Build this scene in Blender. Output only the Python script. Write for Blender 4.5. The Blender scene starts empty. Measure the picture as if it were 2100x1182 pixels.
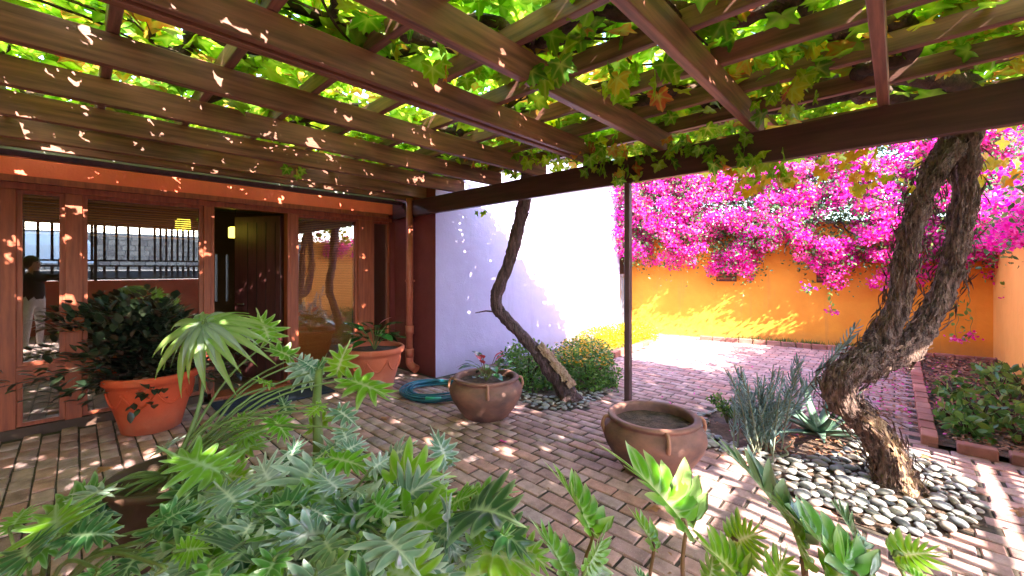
import bpy, bmesh, math, random
import numpy as np
from mathutils import Vector, Matrix, noise
random.seed(7); rng = np.random.default_rng(7)
R = math.radians
S = bpy.context.scene
C = S.collection

# ------------------------------------------------------------------ camera, sky, sun, exposure
CAMH, F = 1.5, 841.0
A = R(43.2)
cam = bpy.data.objects.new('camera', bpy.data.cameras.new('camera')); C.objects.link(cam)
cam.location = (0, 0, CAMH); cam.rotation_euler = (R(90), 0, A - R(90))
cam.data.sensor_width = 36; cam.data.lens = 36 * F / 2100
cam.data.shift_y = -41 / 2100; cam.data.clip_start = .05; cam.data.clip_end = 600
S.camera = cam
SUN_EL, LX, LY = R(38), .2, .98          # light travels along (LX, LY), downwards
w = bpy.data.worlds.new('World'); S.world = w; w.use_nodes = True
nt = w.node_tree; bg = nt.nodes['Background']
sky = nt.nodes.new('ShaderNodeTexSky'); sky.sky_type = 'NISHITA'; sky.sun_disc = False
sky.sun_elevation = SUN_EL; sky.sun_rotation = math.atan2(-LX, -LY)
nt.links.new(sky.outputs[0], bg.inputs[0]); bg.inputs[1].default_value = .15
sl = bpy.data.lights.new('sun', 'SUN'); sl.energy = 3; sl.angle = R(.53); sl.color = (1, .91, .76)
so = bpy.data.objects.new('sun', sl); C.objects.link(so)
so.rotation_euler = Vector((-LX * math.cos(SUN_EL), -LY * math.cos(SUN_EL), math.sin(SUN_EL))).to_track_quat('Z', 'Y').to_euler()
S.view_settings.view_transform = 'Standard'; S.view_settings.look = 'None'
S.view_settings.gamma = 1; S.view_settings.use_curve_mapping = False
S.view_settings.exposure = 3.55
S.render.engine = 'CYCLES'
S.cycles.max_bounces = 10; S.cycles.diffuse_bounces = 6; S.cycles.transparent_max_bounces = 12; S.cycles.transmission_bounces = 6

# ------------------------------------------------------------------ measured points (metres; X and Y run along the house's two directions)
sA, cA = math.sin(A), math.cos(A)
def at(px, py, z):
    r = (px - 1050) / F * z
    return Vector((r * sA + z * cA, -r * cA + z * sA, CAMH - (py - 550) / F * z))
def gnd(px, py, h=0): return at(px, py, (CAMH - h) * F / (py - 550))
def onX(px, py, X): t = (px - 1050) / F; return at(px, py, X / (sA * t + cA))
def onY(px, py, Y): t = (px - 1050) / F; return at(px, py, Y / (sA - cA * t))
def proj(p):
    z = p[0] * cA + p[1] * sA; r = p[0] * sA - p[1] * cA
    if z < .1: return None
    return 1050 + F * r / z, 550 + F * (CAMH - p[2]) / z, z
def inframe(p, m=40):
    q = proj(p); return q is not None and -m < q[0] < 2100 + m and -m < q[1] < 1182 + m

# ------------------------------------------------------------------ materials
MATS = {}
def new_mat(name):
    m = bpy.data.materials.new(name); m.use_nodes = True; MATS[name] = m
    n = m.node_tree.nodes; return m, n, m.node_tree.links, n['Principled BSDF']
def nd(n, t, **kw):
    o = n.new(t)
    for k, v in kw.items():
        if k in o.inputs: o.inputs[k].default_value = v
        else: setattr(o, k, v)
    return o
def rampnode(n, cols, interp='LINEAR'):
    r = n.new('ShaderNodeValToRGB'); r.color_ramp.interpolation = interp
    e = r.color_ramp.elements
    while len(e) < len(cols): e.new(.5)
    for i, (p, c) in enumerate(cols): e[i].position = p; e[i].color = (*c, 1)
    return r
def coords(n, l, stretch=(1, 1, 1)):
    tc = n.new('ShaderNodeTexCoord'); mp = n.new('ShaderNodeMapping'); mp.inputs['Scale'].default_value = stretch
    l.new(tc.outputs['Object'], mp.inputs[0]); return mp
def solid(name, c1, c2=None, rough=.7, scale=6, bump=.2, bscale=40, stretch=(1, 1, 1), metal=0, spec=.5, dist=.004, coat=0, detail=8):
    m, n, l, b = new_mat(name)
    c2 = c2 or tuple(x * .75 for x in c1)
    mp = coords(n, l, stretch)
    t = nd(n, 'ShaderNodeTexNoise', Scale=scale, Detail=detail, Roughness=.6); l.new(mp.outputs[0], t.inputs['Vector'])
    r = rampnode(n, [(.35, c2), (.65, c1)]); l.new(t.outputs[0], r.inputs[0]); l.new(r.outputs[0], b.inputs['Base Color'])
    b.inputs['Roughness'].default_value = rough; b.inputs['Metallic'].default_value = metal
    b.inputs['Specular IOR Level'].default_value = spec; b.inputs['Coat Weight'].default_value = coat
    if bump:
        t2 = nd(n, 'ShaderNodeTexNoise', Scale=bscale, Detail=8.0); l.new(mp.outputs[0], t2.inputs['Vector'])
        bp = nd(n, 'ShaderNodeBump', Strength=bump, Distance=dist); l.new(t2.outputs[0], bp.inputs['Height']); l.new(bp.outputs[0], b.inputs['Normal'])
    return m
def plaster(name, c1, c2, dirt):
    m, n, l, b = new_mat(name); tc = n.new('ShaderNodeTexCoord'); g = n.new('ShaderNodeNewGeometry')
    t = nd(n, 'ShaderNodeTexNoise', Scale=1.3, Detail=10.0, Roughness=.7); l.new(g.outputs['Position'], t.inputs['Vector'])
    r = rampnode(n, [(.35, c2), (.65, c1)]); l.new(t.outputs[0], r.inputs[0])
    mp = n.new('ShaderNodeMapping'); mp.inputs['Scale'].default_value = (5, 5, .35); l.new(g.outputs['Position'], mp.inputs[0])
    t2 = nd(n, 'ShaderNodeTexNoise', Scale=1.6, Detail=8.0, Roughness=.65); l.new(mp.outputs[0], t2.inputs['Vector'])
    r2 = rampnode(n, [(.56, (0, 0, 0)), (.8, (.55, .55, .55))]); l.new(t2.outputs[0], r2.inputs[0])
    m1 = nd(n, 'ShaderNodeMix', data_type='RGBA'); l.new(r2.outputs[0], m1.inputs[0]); l.new(r.outputs[0], m1.inputs[6]); m1.inputs[7].default_value = (*dirt, 1)
    # splash dirt along the foot
    sx = n.new('ShaderNodeSeparateXYZ'); l.new(g.outputs['Position'], sx.inputs[0])
    mr = nd(n, 'ShaderNodeMapRange'); mr.inputs[1].default_value = 0; mr.inputs[2].default_value = .3; mr.inputs[3].default_value = .9; mr.inputs[4].default_value = 0; l.new(sx.outputs[2], mr.inputs[0])
    t3 = nd(n, 'ShaderNodeTexNoise', Scale=9.0, Detail=6.0); l.new(g.outputs['Position'], t3.inputs['Vector'])
    mu = nd(n, 'ShaderNodeMath', operation='MULTIPLY'); l.new(mr.outputs[0], mu.inputs[0]); l.new(t3.outputs[0], mu.inputs[1])
    m2 = nd(n, 'ShaderNodeMix', data_type='RGBA'); l.new(mu.outputs[0], m2.inputs[0]); l.new(m1.outputs[2], m2.inputs[6]); m2.inputs[7].default_value = (*dirt, 1)
    l.new(m2.outputs[2], b.inputs['Base Color']); b.inputs['Roughness'].default_value = .85
    t4 = nd(n, 'ShaderNodeTexNoise', Scale=55.0, Detail=8.0); l.new(g.outputs['Position'], t4.inputs['Vector'])
    t5 = nd(n, 'ShaderNodeTexNoise', Scale=6.0, Detail=3.0); l.new(g.outputs['Position'], t5.inputs['Vector'])
    ad = nd(n, 'ShaderNodeMath', operation='MULTIPLY_ADD'); l.new(t5.outputs[0], ad.inputs[0]); ad.inputs[1].default_value = 3; l.new(t4.outputs[0], ad.inputs[2])
    bp = nd(n, 'ShaderNodeBump', Strength=.45, Distance=.006); l.new(ad.outputs[0], bp.inputs['Height']); l.new(bp.outputs[0], b.inputs['Normal'])
    return m
def varied(name, cols, rough=.8, bump=.5, bscale=60, dist=.004, spec=.4, nscale=7, namt=.35, speck=None):
    """one tone per object or per loose piece, mottled"""
    m, n, l, b = new_mat(name)
    g = n.new('ShaderNodeNewGeometry'); oi = n.new('ShaderNodeObjectInfo')
    ad = nd(n, 'ShaderNodeMath', operation='ADD'); fr = nd(n, 'ShaderNodeMath', operation='FRACT')
    l.new(g.outputs['Random Per Island'], ad.inputs[0]); l.new(oi.outputs['Random'], ad.inputs[1]); l.new(ad.outputs[0], fr.inputs[0])
    r = rampnode(n, cols); l.new(fr.outputs[0], r.inputs[0])
    t = nd(n, 'ShaderNodeTexNoise', Scale=nscale, Detail=8.0, Roughness=.65)
    l.new(g.outputs['Position'], t.inputs['Vector'])
    mr = nd(n, 'ShaderNodeMapRange'); mr.inputs[1].default_value = .3; mr.inputs[2].default_value = .7
    mr.inputs[3].default_value = 1 - namt; mr.inputs[4].default_value = 1 + namt * .5
    l.new(t.outputs[0], mr.inputs[0])
    mx = nd(n, 'ShaderNodeMix', data_type='RGBA', blend_type='MULTIPLY'); mx.inputs[0].default_value = 1
    l.new(r.outputs[0], mx.inputs[6]); l.new(mr.outputs[0], mx.inputs[7]); out = mx.outputs[2]
    if speck:
        v = nd(n, 'ShaderNodeTexVoronoi', Scale=90.0); l.new(g.outputs['Position'], v.inputs['Vector'])
        cr = rampnode(n, [(.12, (1, 1, 1)), (.2, (0, 0, 0))]); l.new(v.outputs[0], cr.inputs[0])
        t3 = nd(n, 'ShaderNodeTexNoise', Scale=5.0); l.new(g.outputs['Position'], t3.inputs['Vector'])
        mu = nd(n, 'ShaderNodeMath', operation='MULTIPLY'); l.new(cr.outputs[0], mu.inputs[0]); l.new(t3.outputs[0], mu.inputs[1])
        m2 = nd(n, 'ShaderNodeMix', data_type='RGBA'); l.new(mu.outputs[0], m2.inputs[0]); l.new(out, m2.inputs[6]); m2.inputs[7].default_value = (*speck, 1); out = m2.outputs[2]
    l.new(out, b.inputs['Base Color']); b.inputs['Roughness'].default_value = rough; b.inputs['Specular IOR Level'].default_value = spec
    t2 = nd(n, 'ShaderNodeTexNoise', Scale=bscale, Detail=6.0); l.new(g.outputs['Position'], t2.inputs['Vector'])
    bp = nd(n, 'ShaderNodeBump', Strength=bump, Distance=dist); l.new(t2.outputs[0], bp.inputs['Height']); l.new(bp.outputs[0], b.inputs['Normal'])
    return m
def leafy(name, cols, trans, tcol=1.6, rough=.45, spec=.5, vein=None, under=None, drift=None):
    """leaf: tone per leaf, light passing through"""
    m, n, l, b = new_mat(name)
    g = n.new('ShaderNodeNewGeometry'); oi = n.new('ShaderNodeObjectInfo')
    ad = nd(n, 'ShaderNodeMath', operation='ADD'); fr = nd(n, 'ShaderNodeMath', operation='FRACT')
    l.new(g.outputs['Random Per Island'], ad.inputs[0]); l.new(oi.outputs['Random'], ad.inputs[1]); l.new(ad.outputs[0], fr.inputs[0])
    r = rampnode(n, cols); l.new(fr.outputs[0], r.inputs[0]); out = r.outputs[0]
    if drift:
        td = nd(n, 'ShaderNodeTexNoise', Scale=2.6, Detail=5.0, Roughness=.7); l.new(g.outputs['Position'], td.inputs['Vector'])
        rr_ = rampnode(n, [(.48, (0, 0, 0)), (.68, (1, 1, 1))]); l.new(td.outputs[0], rr_.inputs[0])
        md = nd(n, 'ShaderNodeMix', data_type='RGBA'); l.new(rr_.outputs[0], md.inputs[0]); l.new(out, md.inputs[6]); md.inputs[7].default_value = (*drift, 1); out = md.outputs[2]
    t = nd(n, 'ShaderNodeTexNoise', Scale=25.0, Detail=4.0); l.new(g.outputs['Position'], t.inputs['Vector'])
    mr = nd(n, 'ShaderNodeMapRange'); mr.inputs[3].default_value = .6; mr.inputs[4].default_value = 1.35; l.new(t.outputs[0], mr.inputs[0])
    mx = nd(n, 'ShaderNodeMix', data_type='RGBA', blend_type='MULTIPLY'); mx.inputs[0].default_value = 1
    l.new(out, mx.inputs[6]); l.new(mr.outputs[0], mx.inputs[7]); out = mx.outputs[2]
    if vein:
        at_ = nd(n, 'ShaderNodeAttribute', attribute_name='vein')
        m3 = nd(n, 'ShaderNodeMix', data_type='RGBA'); l.new(at_.outputs['Fac'], m3.inputs[0]); l.new(out, m3.inputs[6]); m3.inputs[7].default_value = (*vein, 1); out = m3.outputs[2]
        bp = nd(n, 'ShaderNodeBump', Strength=.6, Distance=.004); l.new(at_.outputs['Fac'], bp.inputs['Height']); l.new(bp.outputs[0], b.inputs['Normal'])
    if under:
        m4 = nd(n, 'ShaderNodeMix', data_type='RGBA'); l.new(g.outputs['Backfacing'], m4.inputs[0]); l.new(out, m4.inputs[6]); m4.inputs[7].default_value = (*under, 1); out2 = m4.outputs[2]
    else: out2 = out
    l.new(out2, b.inputs['Base Color']); b.inputs['Roughness'].default_value = rough; b.inputs['Specular IOR Level'].default_value = spec
    tr = n.new('ShaderNodeBsdfTranslucent')
    hs = nd(n, 'ShaderNodeHueSaturation', Saturation=1.04, Value=tcol); hs.inputs['Hue'].default_value = .485; l.new(out, hs.inputs['Color']); l.new(hs.outputs[0], tr.inputs[0])
    ms = n.new('ShaderNodeMixShader'); ms.inputs[0].default_value = trans
    l.new(b.outputs[0], ms.inputs[1]); l.new(tr.outputs[0], ms.inputs[2]); l.new(ms.outputs[0], n['Material Output'].inputs[0])
    return m
def wood(name, c1, c2, axis, rough=.5, scale=3.0, bump=.35):
    st = [9, 9, 9]; st[axis] = .6
    return solid(name, c1, c2, rough, scale, bump, 12, tuple(st), dist=.003)

wood_x = wood('pergola wood along x', (.30, .12, .08), (.10, .038, .028), 0)
wood_y = wood('pergola wood along y', (.30, .13, .11), (.10, .045, .042), 1)
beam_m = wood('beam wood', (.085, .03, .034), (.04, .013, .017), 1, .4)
frame_m = solid('red brown frame', (.42, .1, .045), (.24, .05, .026), .5, 5, .3, 30, (6, 6, .5))
pipe_m = solid('salmon pipe paint', (.55, .15, .09), (.42, .1, .06), .4, 5, .1, 30)
plaster_or = plaster('orange plaster', (.85, .33, .028), (.74, .26, .02), (.45, .18, .06))
fascia_m = plaster('vermilion plaster', (.95, .2, .11), (.88, .15, .08), (.7, .13, .09))
redwall_m = plaster('dark red wall', (.24, .045, .045), (.18, .03, .033), (.12, .04, .04))
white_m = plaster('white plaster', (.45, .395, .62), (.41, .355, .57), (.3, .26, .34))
post_m = solid('purple brown steel', (.13, .07, .08), (.09, .05, .055), .4, 5, .1, 40)
terra_m = plaster('terracotta', (.62, .16, .08), (.46, .1, .05), (.55, .33, .24))
terra2_m = plaster('deep red terracotta', (.7, .1, .03), (.5, .065, .022), (.45, .2, .12))
urn_m = solid('aged brown clay', (.32, .14, .10), (.10, .055, .052), .7, 3.0, .5, 45, (1, 1, 1.6))
urn_h = solid('pale worn clay', (.42, .2, .13), (.3, .13, .09), .7, 6, .4, 45)
darkpot_m = solid('dark brown clay', (.1, .05, .035), (.06, .03, .022), .6, 4, .3, 40)
soil_m = solid('soil', (.15, .09, .065), (.05, .03, .024), .95, 14, 1, 60, dist=.02)
joint_m = solid('dark joint sand', (.09, .065, .05), (.03, .022, .02), .95, 20, .6, 90)
brick_m = varied('paving brick', [(0, (.36, .2, .2)), (.3, (.49, .31, .29)), (.6, (.41, .28, .29)), (.8, (.52, .27, .23)), (1, (.29, .18, .19))], namt=.5, speck=(.66, .58, .56))
edge_m = varied('edging brick', [(0, (.38, .12, .08)), (.4, (.27, .13, .11)), (.7, (.45, .2, .15)), (1, (.25, .09, .07))])
pebble_m = varied('river pebble', [(0, (.26, .26, .28)), (.3, (.36, .34, .32)), (.55, (.17, .18, .21)), (.75, (.42, .38, .33)), (.9, (.28, .22, .19)), (1, (.22, .22, .25))], rough=.6, bump=.2, nscale=14, namt=.2)
litter_m = varied('dry litter', [(0, (.25, .09, .05)), (.4, (.4, .18, .09)), (.7, (.16, .07, .05)), (1, (.5, .26, .16))], namt=.3)
dry_m = leafy('dry leaf', [(0, (.35, .14, .06)), (.5, (.5, .26, .12)), (1, (.28, .1, .05))], .25)
petal_m = leafy('fallen petal', [(0, (.7, .02, .3)), (1, (.85, .1, .45))], .3)
grass_m = leafy('green blades', [(0, (.05, .1, .02)), (1, (.12, .2, .04))], .3)
bark_m = solid('shaggy bark', (.33, .2, .16), (.05, .03, .03), .95, 13, 1, 34, (3.2, 3.2, .8), dist=.045)
bark2_m = solid('pale bare wood', (.55, .36, .22), (.28, .15, .09), .85, 10, 1, 30, (4, 4, .7), dist=.03)
bark3_m = solid('grey purple bark', (.19, .11, .12), (.05, .03, .035), .9, 12, 1, 30, (3.2, 3.2, .8), dist=.03)
vine_m = solid('vine wood', (.1, .055, .04), (.03, .018, .015), .9, 6, 1, 25, (3, 3, 3), dist=.01)
vleaf_m = leafy('vine leaf', [(0, (.055, .2, .012)), (.35, (.1, .29, .012)), (.72, (.19, .37, .015)), (.86, (.4, .4, .03)), (.93, (.55, .2, .05)), (1, (.4, .1, .05))], .6, 1.7, vein=(.4, .5, .1))
vold_m = leafy('autumn vine leaf', [(0, (.25, .27, .02)), (.4, (.42, .36, .02)), (.8, (.5, .28, .03)), (1, (.3, .3, .02))], .5, 1.4)
phil_m = leafy('philodendron leaf', [(0, (.022, .08, .03)), (.35, (.045, .16, .05)), (.7, (.085, .25, .03)), (1, (.18, .38, .02))], .33, 2.2, .28, .75, vein=(.36, .5, .3), under=(.3, .36, .28))
philb_m = leafy('young philodendron leaf', [(0, (.10, .32, .015)), (.5, (.16, .4, .02)), (1, (.22, .45, .025))], .45, 1.7, .28, .6, vein=(.5, .6, .3), under=(.26, .38, .12))
phils_m = leafy('philodendron leaf with painted silver sheen', [(0, (.06, .16, .11)), (.4, (.14, .25, .19)), (.75, (.26, .36, .3)), (1, (.45, .5, .46))], .25, 1.8, .22, 1, vein=(.6, .66, .6), under=(.36, .4, .36))  # silvery sheen of reflected sky is put into these pale leaf colours
stalk_m = solid('leaf stalk', (.17, .24, .07), (.1, .15, .04), .5, 8, .1)
stalkr_m = solid('reddish leaf stalk', (.2, .11, .05), (.12, .07, .035), .5, 8, .1)
shrub_m = leafy('dark glossy shrub leaf', [(0, (.014, .024, .016)), (.5, (.022, .04, .022)), (.8, (.045, .06, .035)), (1, (.13, .065, .05))], .15, 1.5, .3, .6)
bush_m = leafy('small bush leaf', [(0, (.05, .13, .035)), (.5, (.09, .22, .05)), (1, (.18, .33, .06))], .35, 1.6, .35)
yflow_m = leafy('yellow green top leaf', [(0, (.5, .45, .02)), (.6, (.6, .5, .03)), (1, (.35, .4, .03))], .4, 1.4)
oflow_m = leafy('orange bloom', [(0, (.7, .35, .02)), (1, (.75, .45, .03))], .3, 1.4)
antl_m = leafy('anthurium leaf', [(0, (.018, .07, .02)), (.6, (.03, .12, .03)), (1, (.06, .22, .03))], .15, 1.6, .22, .8)
redfl_m = solid('red spathe', (.75, .04, .05), (.6, .03, .04), .3, 5, 0)
pinkfl_m = solid('pink spathe', (.8, .16, .2), (.7, .1, .14), .3, 5, 0)
aloe_m = solid('aloe skin', (.13, .22, .15), (.07, .14, .1), .5, 7, .1)
sen_m = leafy('blue grey needle', [(0, (.14, .24, .24)), (.6, (.26, .38, .38)), (1, (.36, .48, .46))], .15, 1.3, .5)
senstem_m = solid('grey green stem', (.3, .33, .24), (.2, .2, .14), .8, 8, .2)
boug_m = leafy('magenta bract', [(0, (.72, .012, .30)), (.35, (.8, .02, .42)), (.7, (.85, .04, .5)), (.9, (.88, .2, .55)), (1, (.9, .36, .62))], .45, 1.25, .6, .2, drift=(.85, .13, .36))
bougl_m = leafy('bougainvillea leaf', [(0, (.03, .09, .03)), (.6, (.08, .17, .05)), (1, (.2, .3, .1))], .35, 1.6, .4)
hose_m = solid('teal hose', (.02, .16, .24), (.012, .1, .16), .35, 4, 0)
tealc_m = solid('turquoise connector', (.05, .5, .42), None, .4, 4, 0)
mat_m = solid('navy doormat', (.03, .04, .09), (.015, .02, .05), .95, 30, .8, 120)
door_m = solid('dark door wood', (.11, .035, .035), (.07, .022, .024), .4, 3, .2, 20, (8, 8, .6))
blind_m = solid('wooden blind', (.85, .38, .1), (.72, .29, .07), .5, 3, .1, 20, (1, 8, 8))
metal_m = solid('brushed metal', (.5, .5, .5), None, .3, 5, 0, metal=1)
black_m = solid('black painted iron', (.02, .02, .022), None, .4, 5, 0)
greygate_m = solid('grey blue steel', (.25, .27, .34), None, .5, 5, .1)
int_m = solid('interior dark paint', (.13, .08, .06), (.1, .06, .05), .8, 3, .1)
intfloor_m = solid('interior tile', (.2, .12, .09), (.13, .08, .06), .3, 3, .1)
concrete_m = solid('grey concrete', (.3, .29, .28), (.2, .19, .19), .9, 3, .4)
asph_m = solid('asphalt', (.07, .07, .07), (.045, .045, .045), .9, 10, .4)
earth_m = solid('dry earth', (.2, .14, .09), (.12, .08, .05), .95, 3, .5)
stone_m = varied('rough stone', [(0, (.3, .24, .2)), (.5, (.42, .34, .28)), (1, (.24, .18, .16))], bscale=15, dist=.02)
carp_m = solid('white car paint', (.75, .78, .82), (.74, .77, .81), .2, 3, 0, coat=1)
glassd_m = solid('dark car glass', (.02, .025, .03), None, .05, 3, 0)
rubber_m = solid('tyre rubber', (.02, .02, .02), None, .8, 3, 0)
redlight_m = solid('red lamp lens', (.7, .02, .02), None, .2, 3, 0)
skin_m = solid('skin', (.5, .28, .2), None, .5, 5, 0)
cloth_m = solid('dark knit top', (.03, .022, .025), None, .9, 9, .3)
trous_m = solid('white trousers', (.7, .7, .72), None, .8, 6, .2)
hair_m = solid('dark hair', (.03, .018, .012), None, .5, 20, .4)
m, n, l, b = new_mat('window glass'); glass_m = m
gl = n.new('ShaderNodeBsdfGlossy'); gl.inputs['Roughness'].default_value = 0; gl.inputs['Color'].default_value = (.95, .95, .97, 1)
tp = n.new('ShaderNodeBsdfTransparent'); tp.inputs[0].default_value = (.93, .92, .9, 1)
lw = nd(n, 'ShaderNodeFresnel', IOR=1.65); ms = n.new('ShaderNodeMixShader')
mr = nd(n, 'ShaderNodeMapRange'); mr.inputs[3].default_value = .17; mr.inputs[4].default_value = 1.0
l.new(lw.outputs[0], mr.inputs[0]); l.new(mr.outputs[0], ms.inputs[0]); l.new(tp.outputs[0], ms.inputs[1]); l.new(gl.outputs[0], ms.inputs[2]); l.new(ms.outputs[0], n['Material Output'].inputs[0])
m, n, l, b = new_mat('lit lamp shade'); lamp_m = m
b.inputs['Base Color'].default_value = (.8, .7, .1, 1); b.inputs['Emission Color'].default_value = (1, .8, .08, 1); b.inputs['Emission Strength'].default_value = .55

# ------------------------------------------------------------------ helpers
def tag(o, label=None, cat=None, group=None, kind=None):
    if label: o['label'] = label
    if cat: o['category'] = cat
    if group: o['group'] = group
    if kind: o['kind'] = kind
    return o
def link(name, me, mat, parent=None):
    o = bpy.data.objects.new(name, me); C.objects.link(o)
    if mat is not None and not me.materials: me.materials.append(mat)
    if parent is not None: o.parent = parent
    return o
def root(name, loc, label, cat, group=None, kind=None):
    o = bpy.data.objects.new(name, None); C.objects.link(o); o.location = loc; o.empty_display_size = .1
    return tag(o, label, cat, group, kind)
def mesh(name, V, Fc, smooth=False, attr=None):
    me = bpy.data.meshes.new(name)
    if isinstance(V, np.ndarray) and isinstance(Fc, np.ndarray):
        k = Fc.shape[1]; me.vertices.add(len(V)); me.vertices.foreach_set('co', V.astype(np.float32).ravel())
        me.loops.add(Fc.size); me.loops.foreach_set('vertex_index', Fc.astype(np.int32).ravel())
        me.polygons.add(len(Fc)); me.polygons.foreach_set('loop_start', np.arange(0, Fc.size, k, dtype=np.int32))
        me.update(calc_edges=True)
    else: me.from_pydata([tuple(v) for v in V], [], [tuple(f) for f in Fc]); me.update()
    if attr is not None:
        a = me.attributes.new('vein', 'FLOAT', 'POINT'); a.data.foreach_set('value', np.asarray(attr, dtype=np.float32))
    if smooth: me.polygons.foreach_set('use_smooth', [True] * len(me.polygons))
    return me
class MB:
    def __init__(s): s.v = []; s.f = []
    def add(s, V, Fc):
        k = len(s.v); s.v += [tuple(v) for v in V]; s.f += [tuple(i + k for i in f) for f in Fc]; return s
    def box(s, x0, y0, z0, x1, y1, z1, c=0):
        if x0 > x1: x0, x1 = x1, x0
        if y0 > y1: y0, y1 = y1, y0
        if z0 > z1: z0, z1 = z1, z0
        if c:
            bm = bmesh.new(); bmesh.ops.create_cube(bm, size=1)
            for v in bm.verts: v.co = Vector(((x0 + x1) / 2 + v.co.x * (x1 - x0), (y0 + y1) / 2 + v.co.y * (y1 - y0), (z0 + z1) / 2 + v.co.z * (z1 - z0)))
            bmesh.ops.bevel(bm, geom=list(bm.edges), offset=c, segments=1, affect='EDGES')
            bm.verts.index_update(); s.add([v.co[:] for v in bm.verts], [[v.index for v in f.verts] for f in bm.faces]); bm.free(); return s
        return s.add([(x0, y0, z0), (x1, y0, z0), (x1, y1, z0), (x0, y1, z0), (x0, y0, z1), (x1, y0, z1), (x1, y1, z1), (x0, y1, z1)],
                     [(0, 3, 2, 1), (4, 5, 6, 7), (0, 1, 5, 4), (1, 2, 6, 5), (2, 3, 7, 6), (3, 0, 4, 7)])
    def tube(s, P, rad, n=8, cap=True, bark=None):
        V, Fc = tube_geo(P, rad, n, cap, bark); return s.add(V, Fc)
    def build(s, name, mat, parent=None, smooth=False):
        return link(name, mesh(name, s.v, s.f, smooth), mat, parent)
def catmull(P, sub):
    P = [Vector(p) for p in P]; Q = [P[0] * 2 - P[1]] + P + [P[-1] * 2 - P[-2]]; out = []
    for i in range(1, len(Q) - 2):
        for k in range(sub):
            t = k / sub; a, b_, c, d = Q[i - 1], Q[i], Q[i + 1], Q[i + 2]
            out.append(.5 * ((2 * b_) + (c - a) * t + (2 * a - 5 * b_ + 4 * c - d) * t * t + (3 * b_ - a - 3 * c + d) * t ** 3))
    out.append(P[-1]); return out
def lerpl(L, t):
    x = t * (len(L) - 1); i = min(int(x), len(L) - 2); return L[i] + (L[i + 1] - L[i]) * (x - i)
def tube_geo(P, rad, n=8, cap=True, bark=None):
    P = [Vector(p) for p in P]; m_ = len(P); V = []; Fc = []; up = None
    for i, p in enumerate(P):
        d = (P[min(i + 1, m_ - 1)] - P[max(i - 1, 0)])
        d = d.normalized() if d.length > 1e-9 else Vector((0, 0, 1))
        if up is None: up = d.orthogonal().normalized()
        up = (up - d * up.dot(d)); up = up.normalized() if up.length > 1e-6 else d.orthogonal().normalized()
        sd = d.cross(up); r = lerpl(rad, i / (m_ - 1)) if isinstance(rad, (list, tuple)) else rad
        for k in range(n):
            a = 2 * math.pi * k / n; u = up * math.cos(a) + sd * math.sin(a); rr = r
            if bark: rr = r * bark(i / (m_ - 1), a, p + u * r)
            V.append(p + u * rr)
    for i in range(m_ - 1):
        for k in range(n): a, b_ = i * n + k, i * n + (k + 1) % n; Fc.append((a, b_, b_ + n, a + n))
    if cap: Fc.append(tuple(range(n))[::-1]); Fc.append(tuple(range((m_ - 1) * n, m_ * n)))
    return V, Fc
def lathe(prof, n=48, wob=None):
    V = []; Fc = []
    for i, (r, z) in enumerate(prof):
        for k in range(n):
            a = 2 * math.pi * k / n; rr = r * (wob(a, z) if wob else 1); V.append((rr * math.cos(a), rr * math.sin(a), z))
    for i in range(len(prof) - 1):
        for k in range(n): a, b_ = i * n + k, i * n + (k + 1) % n; Fc.append((a, b_, b_ + n, a + n))
    return V, Fc
def basis(d, up):
    """columns: x = leaf length direction, z = leaf normal"""
    d = Vector(d).normalized(); up = Vector(up); s_ = up.cross(d)
    if s_.length < 1e-4: s_ = Vector((1, 0, 0)).cross(d)
    if s_.length < 1e-4: s_ = Vector((0, 1, 0)).cross(d)
    s_.normalize(); nrm = d.cross(s_).normalized(); return Matrix((d, s_, nrm)).transposed()
def place(o, loc, M3, s=1):
    o.matrix_local = Matrix.Translation(loc) @ (M3 @ Matrix.Scale(s, 3)).to_4x4(); return o
def scatter(name, shape, Ms, locs, mat, parent=None, smooth=False):
    """many copies of one small shape joined into one mesh. shape = (verts, faces, vein); Ms scaled 3x3"""
    V, Fc = np.array([tuple(v) for v in shape[0]]), np.array(shape[1])
    Ms = np.array([[list(r_) for r_ in M_] for M_ in Ms]) if not isinstance(Ms, np.ndarray) else Ms
    locs = np.array([tuple(p) for p in locs]) if not isinstance(locs, np.ndarray) else locs
    W = np.einsum('nij,vj->nvi', Ms, V) + locs[:, None, :]
    N = len(locs); FF = (Fc[None] + (np.arange(N) * len(V))[:, None, None]).reshape(-1, Fc.shape[1])
    at_ = np.tile(np.asarray(shape[2]), N) if len(shape) > 2 else None
    return tag(link(name, mesh(name, W.reshape(-1, 3), FF, smooth, at_), mat, parent), kind='stuff')
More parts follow.
